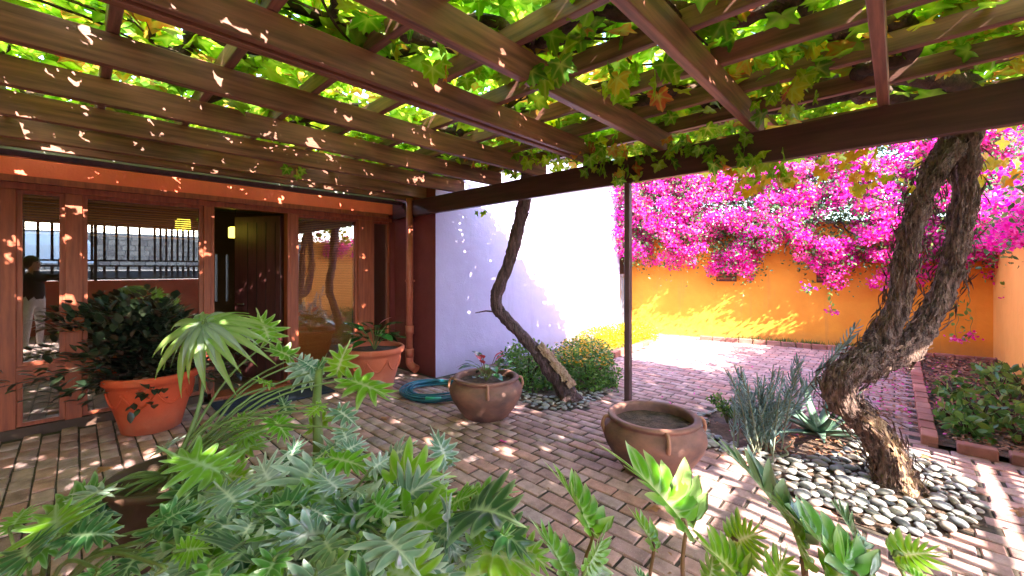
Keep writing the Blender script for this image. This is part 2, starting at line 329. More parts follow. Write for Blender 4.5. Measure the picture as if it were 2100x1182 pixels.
def rand_rots(N, tilt=None):
    """random orientations; with tilt, normals stay within about that angle (radians) of up"""
    if tilt is None:
        q = rng.normal(size=(N, 4)); q /= np.linalg.norm(q, axis=1)[:, None]; w_, x, y, z = q.T
        return np.stack([np.stack([1 - 2 * (y * y + z * z), 2 * (x * y - z * w_), 2 * (x * z + y * w_)], -1),
                         np.stack([2 * (x * y + z * w_), 1 - 2 * (x * x + z * z), 2 * (y * z - x * w_)], -1),
                         np.stack([2 * (x * z - y * w_), 2 * (y * z + x * w_), 1 - 2 * (x * x + y * y)], -1)], 1)
    a = rng.uniform(0, 2 * np.pi, N); t = np.abs(rng.normal(0, tilt, N)); p = rng.uniform(0, 2 * np.pi, N)
    ca, sa, ct, st, cp, sp = np.cos(a), np.sin(a), np.cos(t), np.sin(t), np.cos(p), np.sin(p)
    Z = np.zeros(N); O = np.ones(N)
    Rz = lambda c, s_: np.stack([np.stack([c, -s_, Z], -1), np.stack([s_, c, Z], -1), np.stack([Z, Z, O], -1)], 1)
    Rx = np.stack([np.stack([O, Z, Z], -1), np.stack([Z, ct, -st], -1), np.stack([Z, st, ct], -1)], 1)
    return Rz(cp, sp) @ Rx @ Rz(ca, sa)
# small shapes -------------------------------------------------------
def shape_leaf(w=.5, fold=.12, droop=.1):      # pointed oval leaf, unit length, tris
    xs = [(0, 0), (.25, .8), (.55, 1), (.8, .6), (1, 0)]
    V = [(x, 0, -droop * x * x) for x, _ in xs] + [(x, w / 2 * y, fold * y * w - droop * x * x) for x, y in xs[1:4]] + [(x, -w / 2 * y, fold * y * w - droop * x * x) for x, y in xs[1:4]]
    Fc = [(0, 1, 5), (1, 2, 6), (1, 6, 5), (2, 3, 7), (2, 7, 6), (3, 4, 7), (0, 8, 1), (1, 8, 9), (1, 9, 2), (2, 9, 10), (2, 10, 3), (3, 10, 4)]
    return V, Fc
LEAF = shape_leaf(); NARROW = shape_leaf(.2, .3, .05)
SMALL = ([(0, 0, 0), (.5, .3, .08), (1, 0, -.05), (.5, -.3, .08)], [(0, 1, 2), (0, 2, 3)])
BRACT = ([(0, 0, 0), (.3, .32, .1), (.75, .3, .12), (1, 0, 0), (.75, -.3, .12), (.3, -.32, .1)], [(0, 1, 2), (0, 2, 3), (0, 3, 4), (0, 4, 5)])
def shape_vine(seed, fine=False):
    """lobed grape leaf, about 1 across, stalk at the origin, tip along +x"""
    rd = random.Random(seed)
    key = [(0, 1.0), (18, .8), (30, .60), (42, .74), (55, .9), (70, .7), (88, .52), (102, .64), (118, .76), (135, .62), (155, .46), (172, .2)]
    if fine:
        k2 = []
        for i, (a, r) in enumerate(key[:-1]):
            a2, r2 = key[i + 1]; k2.append((a, r)); k2.append((a * .6 + a2 * .4, (r * .6 + r2 * .4) * .93)); k2.append((a * .35 + a2 * .65, (r * .35 + r2 * .65) * 1.03))
        key = k2 + [key[-1]]
    pts = [(-a, r * rd.uniform(.94, 1.06)) for a, r in key[::-1]] + [(a, r * rd.uniform(.94, 1.06)) for a, r in key[1:]]
    V = [(0, 0, 0)]; at_ = [.9]; bend = rd.uniform(.1, .35)
    rings = [.5, 1] if fine else [1]
    for q in rings:
        for a, r in pts:
            t = R(a); x, y = r * math.cos(t) * q * .6, r * math.sin(t) * q * .6
            z = -bend * (x * x + y * y) * 1.5 + .08 * math.cos(3.2 * t) * q * r - .02 * rd.random()
            V.append((x, y, z))
            vv = max(0, 1 - min(abs(a), abs(abs(a) - 55), abs(abs(a) - 118)) / 9) * (1 - q * .6); at_.append(vv * .8)
    n_ = len(pts); Fc = []
    for i in range(n_ - 1): Fc.append((0, i + 1, i + 2))
    if fine:
        for i in range(n_ - 1): a, b_ = i + 1, i + 2; Fc += [(a, a + n_, b_ + n_), (a, b_ + n_, b_)]
    return V, Fc, at_
def phil_leaf(name, seed, lobes=15, web=.5, wide=.42, fold=.3, sweep=.16, sub=8, nq=5):
    """lobed philodendron blade, unit length, midrib along +x: pointed lobes cut towards the midrib"""
    rd = random.Random(seed); n_ = lobes * sub; V = []; at_ = []
    env = [(0, .40), (20, .36), (45, wide * .92), (80, wide), (115, wide * 1.02), (145, wide * .92), (165, wide * .7), (180, .2)]
    amp = rd.uniform(.008, .03); drp = rd.uniform(.15, .7); side_d = rd.uniform(.2, 1.0); ll = [rd.uniform(.78, 1.1) for _ in range(lobes)]; ph0 = [rd.uniform(-.16, .16) for _ in range(lobes)]; tw = rd.uniform(-.4, .4)
    cols_ = []
    for i in range(n_):
        ph = i / n_ * lobes; k = int(ph); p = ph - k; th = -180 + 360 * i / n_; a_ = abs(th)
        E = next(e0 + (e1 - e0) * (a_ - a0) / (a1 - a0) for (a0, e0), (a1, e1) in zip(env, env[1:]) if a0 <= a_ <= a1)
        lob = (1 - abs(2 * p - 1) ** 1.7) ** .8 * .6 + .4 * max(0, 1 - abs(2 * p - 1)) ** .7
        thk = -180 + 360 * (k + .5) / lobes
        cols_.append((.45 * th + .55 * thk, .12 + .48 * (1 - a_ / 180) ** 1.1, E * (1 + (ll[k] - 1) * lob), lob, p, k))
    for q_ in range(0, nq + 1):
        q = q_ / nq
        for th, x0, E, lob, p, k in cols_:
            r = E * q * (web + (1 - web) * lob)
            t2 = R(th) * (1 - sweep * q * q * (abs(th) < 172)); x = x0 + r * math.cos(t2); y = r * math.sin(t2)
            z = fold * abs(y) - side_d * y * y * 1.6 - drp * (x - .1) * abs(x - .1) * .7 - amp * q * q * math.cos(2 * math.pi * p) + ph0[k] * q * q * .45 * lob + tw * y * (x - .3)
            V.append((x, y, z)); at_.append(max(math.exp(-(y / .012) ** 2) if x > .0 else 0, .6 * math.exp(-((p - .5) / .09) ** 2) * (1 - .5 * q), .7 if q_ == nq else 0))
    Fc = []
    for q_ in range(nq):
        o = q_ * n_; Fc += [(o + i, o + n_ + i, o + n_ + (i + 1) % n_, o + (i + 1) % n_) for i in range(n_)]
    return mesh(name, V, Fc, True, at_)

# ================================================================== THE SETTING
g = MB().box(-250, -250, -.2, 250, 250, -.06).build('ground', earth_m); g['kind'] = 'structure'
HY, WY, RX, OY = 5.67, 4.62, 3.385, -1.15        # house front, white wall, return wall, right hand wall
# beds
def xy(p): return (p[0], p[1])
bedA = [xy(gnd(*p)) for p in [(1068, 826), (1110, 842), (1190, 836), (1236, 808), (1243, 772), (1228, 742), (1290, 722), (1334, 706), (1330, 690)]] + [(8.5, WY), (4.05, WY)]
bedB = [xy(gnd(*p)) for p in [(1432, 850), (1436, 905), (1490, 930), (1560, 965), (1620, 1010), (1720, 1060), (1820, 1095), (1930, 1100), (2010, 1075), (2008, 1030), (1985, 985), (1920, 950), (1840, 915), (1700, 868), (1600, 842), (1500, 832)]]
CX, CY = 4.94, -.2
bedC = [(CX, CY), (CX, OY), (10.4, OY), (9.7, CY)]
OW0, OW1 = Vector((9.05, 4.27, 0)), Vector((10.31, -1.15, 0))           # orange wall foot, left and right end
od = (OW1 - OW0).normalized(); onrm = Vector((od.y, -od.x, 0)); onrm = onrm if onrm.x < 0 else -onrm
def ow(s_, off=0, h=0): p = OW0 + od * s_ + onrm * off; return Vector((p.x, p.y, h))
bedD = [xy(ow(1.3)), xy(ow(5.6)), xy(ow(5.6, .34)), xy(ow(1.3, .34))]
def inside(p, poly):
    x, y = p[0], p[1]; c = False; j = len(poly) - 1
    for i in range(len(poly)):
        if (poly[i][1] > y) != (poly[j][1] > y) and x < (poly[j][0] - poly[i][0]) * (y - poly[i][1]) / (poly[j][1] - poly[i][1]) + poly[i][0]: c = not c
        j = i
    return c
beds = [bedA, bedB, bedC, bedD]
pav = MB().box(-3.2, -2.4, -.055, 10.6, HY - .02, -.009).build('brick_paving', joint_m); pav['kind'] = 'structure'
def brick_mesh(L, W, H, c=.006, seed=0):
    rd = random.Random(seed); j = lambda: rd.uniform(-.0015, .0015)
    x, y = L / 2, W / 2; V = []
    for (dx, dy, z) in ((x, y, -H), (x, y, -c), (x - c, y - c, 0)):
        for sx, sy in ((-1, -1), (1, -1), (1, 1), (-1, 1)): V.append((sx * dx + j(), sy * dy + j(), z + j()))
    Fc = []
    for i in (0, 4):
        for k in range(4): Fc.append((i + k, i + (k + 1) % 4, i + 4 + (k + 1) % 4, i + 4 + k))
    Fc.append((8, 9, 10, 11)); return V, Fc
BW, BL, G = .114, .226, .011
cand = []
for i in range(int(12.8 / BW)):
    x = -2.6 + (i + .5) * BW
    for k in range(int(8.1 / BL) + 1):
        y = -2.35 + (k + (.5 if i % 2 else 0)) * BL
        if y > HY - .06 or any(inside((x, y), bd) for bd in beds) : continue
        if y + .11 > WY and x > RX - .04: continue
        if inside((x, y), [xy(ow(-.1, -.02)), xy(ow(6, -.02)), (14, -2.4), (14, 6)]): continue
        cand.append((x, y))
vis = sorted([c for c in cand if inframe((c[0], c[1], 0), 20)], key=lambda c: c[0] * cA + c[1] * sA)
near = set(vis[:298])
bms = []
for k in range(4):
    me = mesh('brick', *brick_mesh(BW - G, BL - .017, .05, seed=k)); me.materials.append(brick_m); bms.append(me)
Ms = []; Ls = []
for c in cand:
    ry, rx, rz = random.gauss(0, .010), random.gauss(0, .007), random.gauss(0, .010)
    M3 = (Matrix.Rotation(rz, 3, 'Z') @ Matrix.Rotation(ry, 3, 'Y') @ Matrix.Rotation(rx, 3, 'X'))
    loc = Vector((c[0] + random.gauss(0, .0012), c[1] + random.gauss(0, .002), random.uniform(-.003, .003)))
    if c in near:
        o = bpy.data.objects.new('brick', random.choice(bms)); C.objects.link(o); o.parent = pav; place(o, loc, M3)
    else: Ms.append(M3); Ls.append(loc)
V0, F0 = brick_mesh(BW - G, BL - .017, .05, seed=9)
scatter('far_brick', (V0, F0), Ms, Ls, brick_m, pav)
def flat(name, poly, z, mat, sub=.06, amp=.012):
    """uneven bed surface clipped to an outline"""
    xs = [p[0] for p in poly]; ys = [p[1] for p in poly]; V = []; idx = {}; Fc = []
    nx, ny = int((max(xs) - min(xs)) / sub) + 2, int((max(ys) - min(ys)) / sub) + 2
    for i in range(nx):
        for j in range(ny):
            x, y = min(xs) + i * sub, min(ys) + j * sub
            if inside((x + sub / 2, y + sub / 2), poly):
                q = []
                for a, b_ in ((0, 0), (1, 0), (1, 1), (0, 1)):
                    k = (i + a, j + b_)
                    if k not in idx: idx[k] = len(V); X, Y = min(xs) + k[0] * sub, min(ys) + k[1] * sub; V.append((X, Y, z + amp * noise.noise(Vector((X * 4, Y * 4, 0)))))
                    q.append(idx[k])
                Fc.append(q)
    o = link(name, mesh(name, V, Fc, True), mat); o['kind'] = 'structure'; return o
flat('soil_by_white_wall', bedA, -.004, soil_m); flat('soil_under_vine', bedB, -.006, soil_m)
flat('soil_by_right_wall', bedC, .02, soil_m, amp=.03); flat('soil_by_orange_wall', bedD, .01, soil_m, .05)

# pebbles
def pebble_mesh(seed):
    bm = bmesh.new(); bmesh.ops.create_icosphere(bm, subdivisions=2, radius=.5); rd = random.Random(seed)
    ax, ay, az = 1, rd.uniform(.58, .9), rd.uniform(.24, .42)
    for v in bm.verts:
        k = 1 + .12 * noise.noise(v.co * 1.6 + Vector((seed * 3.1, 0, 0))); v.co = Vector((v.co.x * ax * k, v.co.y * ay * k, v.co.z * az * k))
    me = bpy.data.meshes.new('pebble'); bm.to_mesh(me); bm.free(); me.polygons.foreach_set('use_smooth', [True] * len(me.polygons)); me.materials.append(pebble_m); return me
pm = [pebble_mesh(k) for k in range(6)]
def strew(parent, poly, count, ok, smin=.05, smax=.105, layers=1):
    xs = [p[0] for p in poly]; ys = [p[1] for p in poly]; pts = []; tries = 0
    while len(pts) < count and tries < 30000:
        tries += 1; x, y = random.uniform(min(xs), max(xs)), random.uniform(min(ys), max(ys)); s_ = random.uniform(smin, smax)
        if not inside((x, y), poly) or not ok(x, y): continue
        if any((x - a) ** 2 + (y - b_) ** 2 < (.36 * (s_ + c)) ** 2 for a, b_, c in pts): continue
        pts.append((x, y, s_))
    for x, y, s_ in pts:
        o = bpy.data.objects.new('pebble', random.choice(pm)); C.objects.link(o); o.parent = parent
        e = Matrix.Rotation(random.uniform(0, 6.3), 3, 'Z') @ Matrix.Rotation(random.gauss(.1, .18), 3, 'X')
        place(o, Vector((x, y, s_ * .14 + .002)), e, s_)
pb = root('pebble_bed', (*gnd(1830, 1010).xy, 0), None, None, kind='structure'); pb.location = (0, 0, 0)
TB = gnd(1848, 1000)
soilB = [xy(gnd(*p)) for p in [(1440, 855), (1450, 890), (1520, 918), (1600, 942), (1690, 935), (1760, 925), (1700, 872), (1600, 850), (1500, 838)]]
strew(pb, bedB, 298, lambda x, y: not inside((x, y), soilB) and (x - TB.x) ** 2 + (y - TB.y) ** 2 > .03, .05, .125)
pb2 = root('pebble_border', (0, 0, 0), None, None, kind='structure')
strew(pb2, [xy(gnd(*p)) for p in [(1062, 822), (1110, 844), (1195, 838), (1240, 812), (1240, 795), (1200, 800), (1150, 815), (1100, 812), (1060, 800)]], 90, lambda x, y: True, .05, .1)
pb3 = root('pebble_row', (0, 0, 0), None, None, kind='structure')
strew(pb3, [xy(gnd(*p)) for p in [(1428, 850), (1430, 905), (1475, 932), (1530, 935), (1500, 905), (1455, 890), (1450, 850)]], 24, lambda x, y: True, .05, .1)

# brick edgings
def edging(name, p0, p1, mat, label, n_=None, L=.22):
    p0, p1 = Vector((*p0, 0)), Vector((*p1, 0)); d = (p1 - p0); T = d.length; n_ = n_ or int(T / (L + .012)); d.normalize()
    r = root(name, p0, label, 'edging')
    me = mesh('brick', *MB_box(L, .105, .085)); me.materials.append(mat)
    for i in range(n_):
        o = bpy.data.objects.new('brick', me); C.objects.link(o); o.parent = r
        p = d * ((i + .5) * T / n_); a = math.atan2(d.y, d.x) + random.gauss(0, .02)
        place(o, Vector((p.x + random.gauss(0, .003), p.y + random.gauss(0, .003), random.uniform(-.008, .004))), Matrix.Rotation(a, 3, 'Z') @ Matrix.Rotation(random.gauss(0, .015), 3, 'X'))
    return r
def MB_box(L, W, H):
    m_ = MB().box(-L / 2, -W / 2, -.04, L / 2, W / 2, H, .007); return m_.v, m_.f
edging('brick_edging', (CX - .0, CY), (9.5, CY), edge_m, 'long row of red bricks beside the leaf strewn right bed')
edging('brick_edging', (CX, CY - .12), (CX, OY - .3), edge_m, 'short row of red bricks closing the near end of the right bed')
p_, q_ = ow(1.2, .36), ow(5.7, .36)
edging('brick_edging', xy(p_), xy(q_), edge_m, 'low row of brown bricks in front of the grass at the orange wall foot')
p_, q_, r_ = gnd(1226, 744), gnd(1290, 724), gnd(1334, 704)
edging('brick_edging', xy(p_), xy(r_), edge_m, 'short row of bricks holding the yellow flower bed by the white wall')

# ------------------------------------------------------------------ walls
ww = root('white_wall', (RX + .004, WY, 0), 'tall smooth white wall beside the house, half in leaf shade and half in glaring sun', 'wall')
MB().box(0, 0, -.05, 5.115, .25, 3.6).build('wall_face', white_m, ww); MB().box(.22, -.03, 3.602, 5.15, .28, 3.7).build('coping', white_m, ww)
ws = root('orange_wall', (0, 0, 0), 'long orange plastered garden wall at the back, under the magenta bougainvillea', 'wall')
def slab(P0, P1, nrm, z0, z1, th):
    a, b_ = Vector((P0[0], P0[1], 0)), Vector((P1[0], P1[1], 0)); n_ = Vector(nrm) * -th
    V = [a, b_, b_ + n_, a + n_]; V = [(v.x, v.y, z0) for v in V] + [(v.x, v.y, z1) for v in V]
    return V, [(0, 3, 2, 1), (4, 5, 6, 7), (0, 1, 5, 4), (1, 2, 6, 5), (2, 3, 7, 6), (3, 0, 4, 7)]
MB().add(*slab(ow(-.62), ow(5.58), onrm, -.05, 2.3, .24)).build('wall_face', plaster_or, ws)
MB().add(*slab(ow(-.64, .03), ow(5.6, .03), onrm, 2.302, 2.38, .3)).build('coping', plaster_or, ws)
for px in (1490, 1700):
    s_ = min(range(560), key=lambda k: abs(proj(ow(k / 100, 0, 1.3))[0] - px)) / 100
    v_ = root('wall_vent', (0, 0, 0), 'small brown louvred opening in the orange wall ' + ('left of the two, half hidden by blossom' if px < 1600 else 'right of the two, under the thickest blossom'), 'vent')
    MB().add(*slab(ow(s_ - .19, .02), ow(s_ + .19, .02), onrm, 1.22, 1.62, .03)).build('recess', door_m, v_)
    for k in range(5): MB().add(*slab(ow(s_ - .17, .04), ow(s_ + .17, .04), onrm, 1.26 + k * .07, 1.3 + k * .07, .018)).build('louvre', frame_m, v_)
rw = root('right_wall', (0, 0, 0), 'pale orange side wall at the right edge, nearer than the back wall', 'wall')
plaster2 = plaster('pale orange plaster', (.84, .42, .09), (.76, .36, .07), (.5, .25, .1))
MB().box(4.6, OY - .25, -.05, 10.4, OY, 2.2).build('wall_face', plaster2, rw); MB().box(4.57, OY - .28, 2.202, 10.4, OY + .03, 2.27).build('coping', plaster2, rw)
# gate between white wall and orange wall
gt = root('garden_gate', (8.62, 4.75, 0), 'narrow grey blue metal gate in the gap between white wall and orange wall', 'gate')
MB().box(-.08, -.05, 0, -.03, 0, 2.1).box(.36, -.05, 0, .41, 0, 2.1).box(-.03, -.05, 1.3, .36, 0, 1.36).box(-.03, -.05, .1, .36, 0, .16).box(-.03, -.05, 2.02, .36, 0, 2.08).build('gate_frame', greygate_m, gt)
for k in range(5): MB().box(.0 + k * .075, -.035, .16, .02 + k * .075, -.015, 1.3).build('bar', greygate_m, gt)
MB().box(-.03, -.03, 1.362, .36, -.02, 2.018).build('mesh_panel', black_m, gt)

# retaining wall, railing, terrace and street behind the camera (seen in the glass, and in the shadow stripes)
rt = root('retaining_wall', (0, 0, 0), 'low red brown wall below the black railing mirrored in the window', 'wall')
MB().box(-8, -2.72, -.05, 4.55, -2.4, 1.2).build('wall_face', solid('red plaster', (.4, .1, .06), None, .8, 2), rt)
tr_ = MB().box(-60, -60, -.05, 60, -2.75, 1.15).build('terrace', asph_m); tr_['kind'] = 'structure'
st_ = MB().box(-60, -24, 1.16, 60, -8.5, 1.4).build('street', asph_m); st_['kind'] = 'structure'
rl = root('railing', (-8, -2.5, 1.2), 'black upright bar railing on the red wall, mirrored in the window', 'railing')
for z0, z1 in ((.02, .06), (.33, .37), (.46, .50), (1.36, 1.41)): MB().box(0, -.02, z0, 12.5, .02, z1).build('rail', black_m, rl)
b1 = mesh('bar', *(lambda q: (q.v, q.f))(MB().box(-.024, -.012, .37 + .13, .024, .012, 1.36))); b1.materials.append(black_m)
b2 = mesh('bar', *(lambda q: (q.v, q.f))(MB().box(-.026, -.012, .06, .026, .012, .33))); b2.materials.append(black_m)
for xb in [.08 + k * .21 for k in range(44)] + [9.4 + k * .115 for k in range(27)]:
    for bb in (b1, b2):
        o = bpy.data.objects.new('bar', bb); C.objects.link(o); o.parent = rl; o.location = (xb, 0, 0)
for k in range(7):
    MB().box(.02 + k * 2.07, -.03, 0, .08 + k * 2.07, .03, 1.45).build('rail_post', black_m, rl)
sw = root('stone_wall', (0, 0, 0), 'rough stone wall across the street, mirrored above the car', 'wall')
MB().box(-14, -25.5, 1.2, 22, -24.6, 3.7).build('wall_core', concrete_m, sw)
V = []; k = 0; mstone = mesh('stone', *(lambda q: (q.v, q.f))(MB().box(-.5, -.06, -.5, .5, .06, .5, .05))); mstone.materials.append(stone_m)
for r__ in range(7):
    x = -9 + random.random() * .3
    while x < 8:
        L = random.uniform(.35, .75); o = bpy.data.objects.new('stone', mstone); C.objects.link(o); o.parent = sw
        o.location = (x + L / 2, -24.58, 1.45 + r__ * .33); o.scale = (L - .03, 1, .3); x += L

# ------------------------------------------------------------------ house
H = root('house', (0, HY, 0), 'single storey house front with vermilion fascia, red brown window frames and open front door', 'house')
def hx(px, Y=HY): return onY(px, 550, Y).x
X = {k: hx(k) for k in (33, 133, 169, 418, 433, 595, 608, 735, 758, 765, 800)}
HD = 2.2       # head height
MB().box(-3.2, 0, HD + .12, RX - .002, .19, 2.52).build('fascia', fascia_m, H)
MB().box(-3.2, -.03, HD + .06, RX - .12, .14, HD + .118).build('head_rail', frame_m, H)
MB().box(-3.2, .0, HD, RX - .05, .12, HD + .058).build('head_frame', frame_m, H)
MB().box(-3.2, 0, -.05, X[418], .12, .075).build('plinth', darkpot_m, H)
MB().box(X[595], -.004, -.05, RX - .004, .12, .074).build('plinth', darkpot_m, H)
MB().box(RX, -1.047, -.05, RX + .2, .2, 2.75).build('return_wall', redwall_m, H)
MB().box(X[800], .0, .075, RX - .002, .15, HD).build('wall_corner', redwall_m, H)
for x0, x1 in ((-3.2, X[33]), (X[133], X[169]), (X[418], X[433]), (X[595], X[608]), (X[735], X[765])):
    MB().box(x0, -.0, .076, x1, .11, HD - .001, .004).build('mullion', frame_m if x1 > -.5 else frame_m, H)
def win(name, x0, x1, z0, z1, label=None, blind=None, full=False):
    wv = MB(); f = .035
    wv.box(x0, .03, z0, x0 + f, .09, z1).box(x1 - f, .03, z0, x1, .09, z1).box(x0 + f, .03, z0, x1 - f, .09, z0 + f).box(x0 + f, .03, z1 - f, x1 - f, .09, z1)
    wo = wv.build('window', frame_m, H)
    if label: wo['label'] = label
    MB().box(x0 + f, .055, z0 + f, x1 - f, .061, z1 - f).build('pane', glass_m, wo)
    if blind:
        bl = MB(); z = z1 - .05
        while z > blind:
            y = .16; bl.add([(x0 + .02, y - .012, z - .008), (x1 - .02, y - .012, z - .008), (x1 - .02, y + .012, z + .012), (x0 + .02, y + .012, z + .012)], [(0, 1, 2, 3)]); z -= .024
        bl.box(x0 + .02, .145, z - .02, x1 - .02, .175, z).box(x0 + .02, .14, z1 - .045, x1 - .02, .18, z1 - .01)
        for xx in (.2, .8): bl.box(x0 + (x1 - x0) * xx, .158, z, x0 + (x1 - x0) * xx + .004, .161, z1)
        bl.build('blind', blind_m, wo)
for x0, x1 in ((X[33], X[133]), (X[169], X[418])):
    MB().box(x0, 0, .5, x1, .11, .62).build('transom', frame_m, H)
    win('window', x0, x1, .62, HD, None, 1.86 if x1 > .5 else 1.84)
    win('window', x0, x1, .08, .5)
win('window', X[608], X[735], .08, HD, 'window with full length wooden blind', .15)
win('window', X[765], X[800], .08, HD, 'narrow dark side window')
# door
dj = MB().box(X[433], 0, .0, X[433] + .03, .14, HD).box(X[595] - .03, 0, 0, X[595], .14, HD).box(X[433], -.05, -.02, X[595], .25, .03).build('door_frame', frame_m, H)
dl = X[595] - X[433] - .08; dr = MB().box(0, -.022, .04, dl, .022, HD - .02, .003)
D = dr.build('door', door_m, H); D.location = (X[595] - .05, .16, 0); D.rotation_euler = (0, 0, R(180 - 62))
for x in (.1, .3, .5, .7): MB().box(x * dl, .0225, .1, x * dl + .006, .026, HD - .1).build('board_line', black_m, D)
for sg in (1, -1):
    MB().tube([(dl - .09, sg * .022, 1.02), (dl - .09, sg * .06, 1.02), (dl - .2, sg * .065, 1.02)], .009, 8).build('handle', metal_m, D, True)
MB().box(dl * .45, -.03, 1.45, dl * .45 + .08, -.0225, 1.5).build('name_plate', metal_m, D)
# interior
MB().box(-3.2, .2, -.04, RX, 3.4, -.0).build('interior_floor', intfloor_m, H)
bw = MB()
slx = [1.55 + k * .16 for k in range(6)]
bw.box(-3.2, 3.2, 0, slx[0], 3.4, 2.6).box(slx[-1] + .04, 3.2, 0, RX, 3.4, 2.6).box(slx[0], 3.2, 0, slx[-1] + .04, 3.4, .9).box(slx[0], 3.2, 1.75, slx[-1] + .04, 3.4, 2.6)
for k in range(5): bw.box(slx[k] + .035, 3.2, .9, slx[k + 1], 3.4, 1.75)
bw.build('back_wall', int_m, H)
MB().box(RX - .0, .2, 0, RX + .2, 3.4, 2.6).build('interior_wall', int_m, H)
MB().box(-3.4, -8, -.05, -3.2, 3.4, 2.75).build('added_side_wall', plaster_or, H)  # unseen wing wall, added to keep the left side dark
MB().box(-3.4, .0, 2.522, RX + .2, 3.6, 2.62).build('roof_slab', concrete_m, H)
for x, y, z, lb in ((1.56, 1.2, 1.93, 'yellow cube pendant lamp glowing inside the open doorway'), (.93, .9, 1.96, 'yellow cube lamp glowing behind the wooden blind')):
    lp = root('pendant_lamp', (x, HY + y, 0), lb, 'lamp')
    MB().box(-.07, -.07, z, .07, .07, z + .15, .008).build('lamp_shade', lamp_m, lp)
    MB().tube([(0, 0, z + .15), (0, 0, 2.52)], .005, 6).build('cord', black_m, lp)
# doormat
dm = tag(MB().box(0, 0, 0, 1.15, .55, .018, .005).build('doormat', mat_m), 'dark navy doormat on the bricks before the open front door', 'doormat')
dm.location = (X[433] - .05, HY - .72, .003)
# downpipe
DP = onX(840, 550, RX - .09); dp = root('downpipe', (DP.x, DP.y, 0), 'salmon painted rainwater downpipe in the corner beside the white wall', 'pipe')
MB().tube([(0, 0, .2), (0, 0, 2.5)], .05, 20).build('pipe', pipe_m, dp, True)
for z in (.25, .58): MB().tube([(0, 0, z - .03), (0, 0, z + .09)], .062, 20).build('collar', pipe_m, dp, True)
MB().tube(catmull([(0, 0, .22), (0, 0, .14), (.01, -.05, .09), (.03, -.13, .06)], 5), [.056, .056, .06], 20, False).build('shoe', pipe_m, dp, True)
MB().box(-.06, -.0, 1.3, .09, .02, 1.33).build('bracket', pipe_m, dp)

# ------------------------------------------------------------------ pergola
P = root('pergola', (0, 0, 0), 'dark stained timber pergola roofing the courtyard, carrying the vine', 'pergola')
BB = 2.245
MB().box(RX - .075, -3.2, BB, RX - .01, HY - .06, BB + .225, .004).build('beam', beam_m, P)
MB().box(-3.2, HY - .36, 2.425, RX - .08, HY - .30, 2.478, .004).build('ledger', beam_m, P)
PS = onX(1288, 550, RX - .04)
MB().box(PS.x - .026, PS.y - .026, -.02, PS.x + .026, PS.y + .026, BB, .004).build('post', post_m, P)
MB().box(PS.x - .08, PS.y - .08, 0, PS.x + .08, PS.y + .08, .012).build('base_plate', post_m, P)
JY = [.06 + .685 * k for k in range(-3, 8)] + [5.2]
for y in JY:
    if y > HY - .4: continue
    MB().box(-3.2, y - .026, 2.48, RX + .12, y + .026, 2.64, .004).build('joist', wood_x, P)
    if abs(y - 2.115) < .01: MB().box(-3.2, y - .1, 2.482, RX - .3, y - .06, 2.64, .004).build('joist', wood_x, P)
PX = [3.45 - .475 * k for k in range(14)]
for x in PX: MB().box(x - .024, -2.6, 2.642, x + .024, HY - .1, 2.75, .004).build('purlin', wood_y, P)
for x in (4.0, 4.6, 5.2): MB().box(x - .02, -2.5, 2.80, x + .02, 2.2 if x < 5 else 1.2, 2.86, .004).build('purlin', wood_y, P)
for y in (-2.4, -.9, .8): MB().box(RX + .13, y - .02, 2.74, 5.5, y + .02, 2.798, .004).build('joist', wood_x, P)

# ------------------------------------------------------------------ trees / vines
def barkf(amp, fr, seed, ridges=7):
    def f(t, a, p):
        n1 = noise.noise(Vector((p.x * fr * 2.2, p.y * fr * 2.2, p.z * fr * .55)) + Vector((seed, 0, 0)))
        n2 = noise.noise(Vector((p.x * fr * 7, p.y * fr * 7, p.z * fr * 2.2)) + Vector((seed, 5, 0)))
        rg = math.sin(a * ridges + t * 9 + n1 * 3) * .35
        return 1 + amp * (n1 * 1.4 + abs(n2) * 1.5 + rg * .5)
    return f
T1 = root('grapevine', TB, 'old grapevine with thick shaggy forked trunk rising from the pebbles, its canopy roofing the pergola', 'vine')
def loc(P_, o): return [Vector(p) - o for p in P_]
def zat(pts): return [at(*p) for p in pts]
low = zat([(1838, 1030, 2.82), (1838, 985, 2.84), (1820, 930, 2.86), (1780, 870, 2.9), (1728, 825, 2.93), (1722, 785, 2.95), (1770, 745, 2.97), (1815, 715, 2.98)])
lowc = catmull(loc(low, TB), 14)
MB().tube(lowc, [.17, .108, .086, .08, .08, .09, .102, .08], 72, True, barkf(.26, 8, 1)).build('trunk', bark_m, T1, True)
left = zat([(1770, 742, 2.97), (1800, 705, 2.98), (1835, 640, 2.98), (1852, 560, 2.97), (1868, 480, 2.96), (1890, 410, 2.95), (1915, 350, 2.95), (1950, 300, 2.95)])
right = zat([(1780, 748, 3.02), (1855, 718, 3.04), (1912, 640, 3.05), (1948, 560, 3.04), (1968, 470, 3.02), (1980, 380, 3.0), (1975, 300, 2.97), (1970, 230, 2.95), (1955, 150, 2.92)])
MB().tube(catmull(loc(left, TB), 14), [.078, .072, .063, .059, .057, .056, .062, .08], 60, True, barkf(.28, 9, 4)).build('trunk_limb', bark_m, T1, True)
MB().tube(catmull(loc(right, TB), 14), [.078, .078, .067, .059, .057, .06, .08, .088, .07], 60, True, barkf(.28, 9, 8)).build('trunk_limb', bark_m, T1, True)
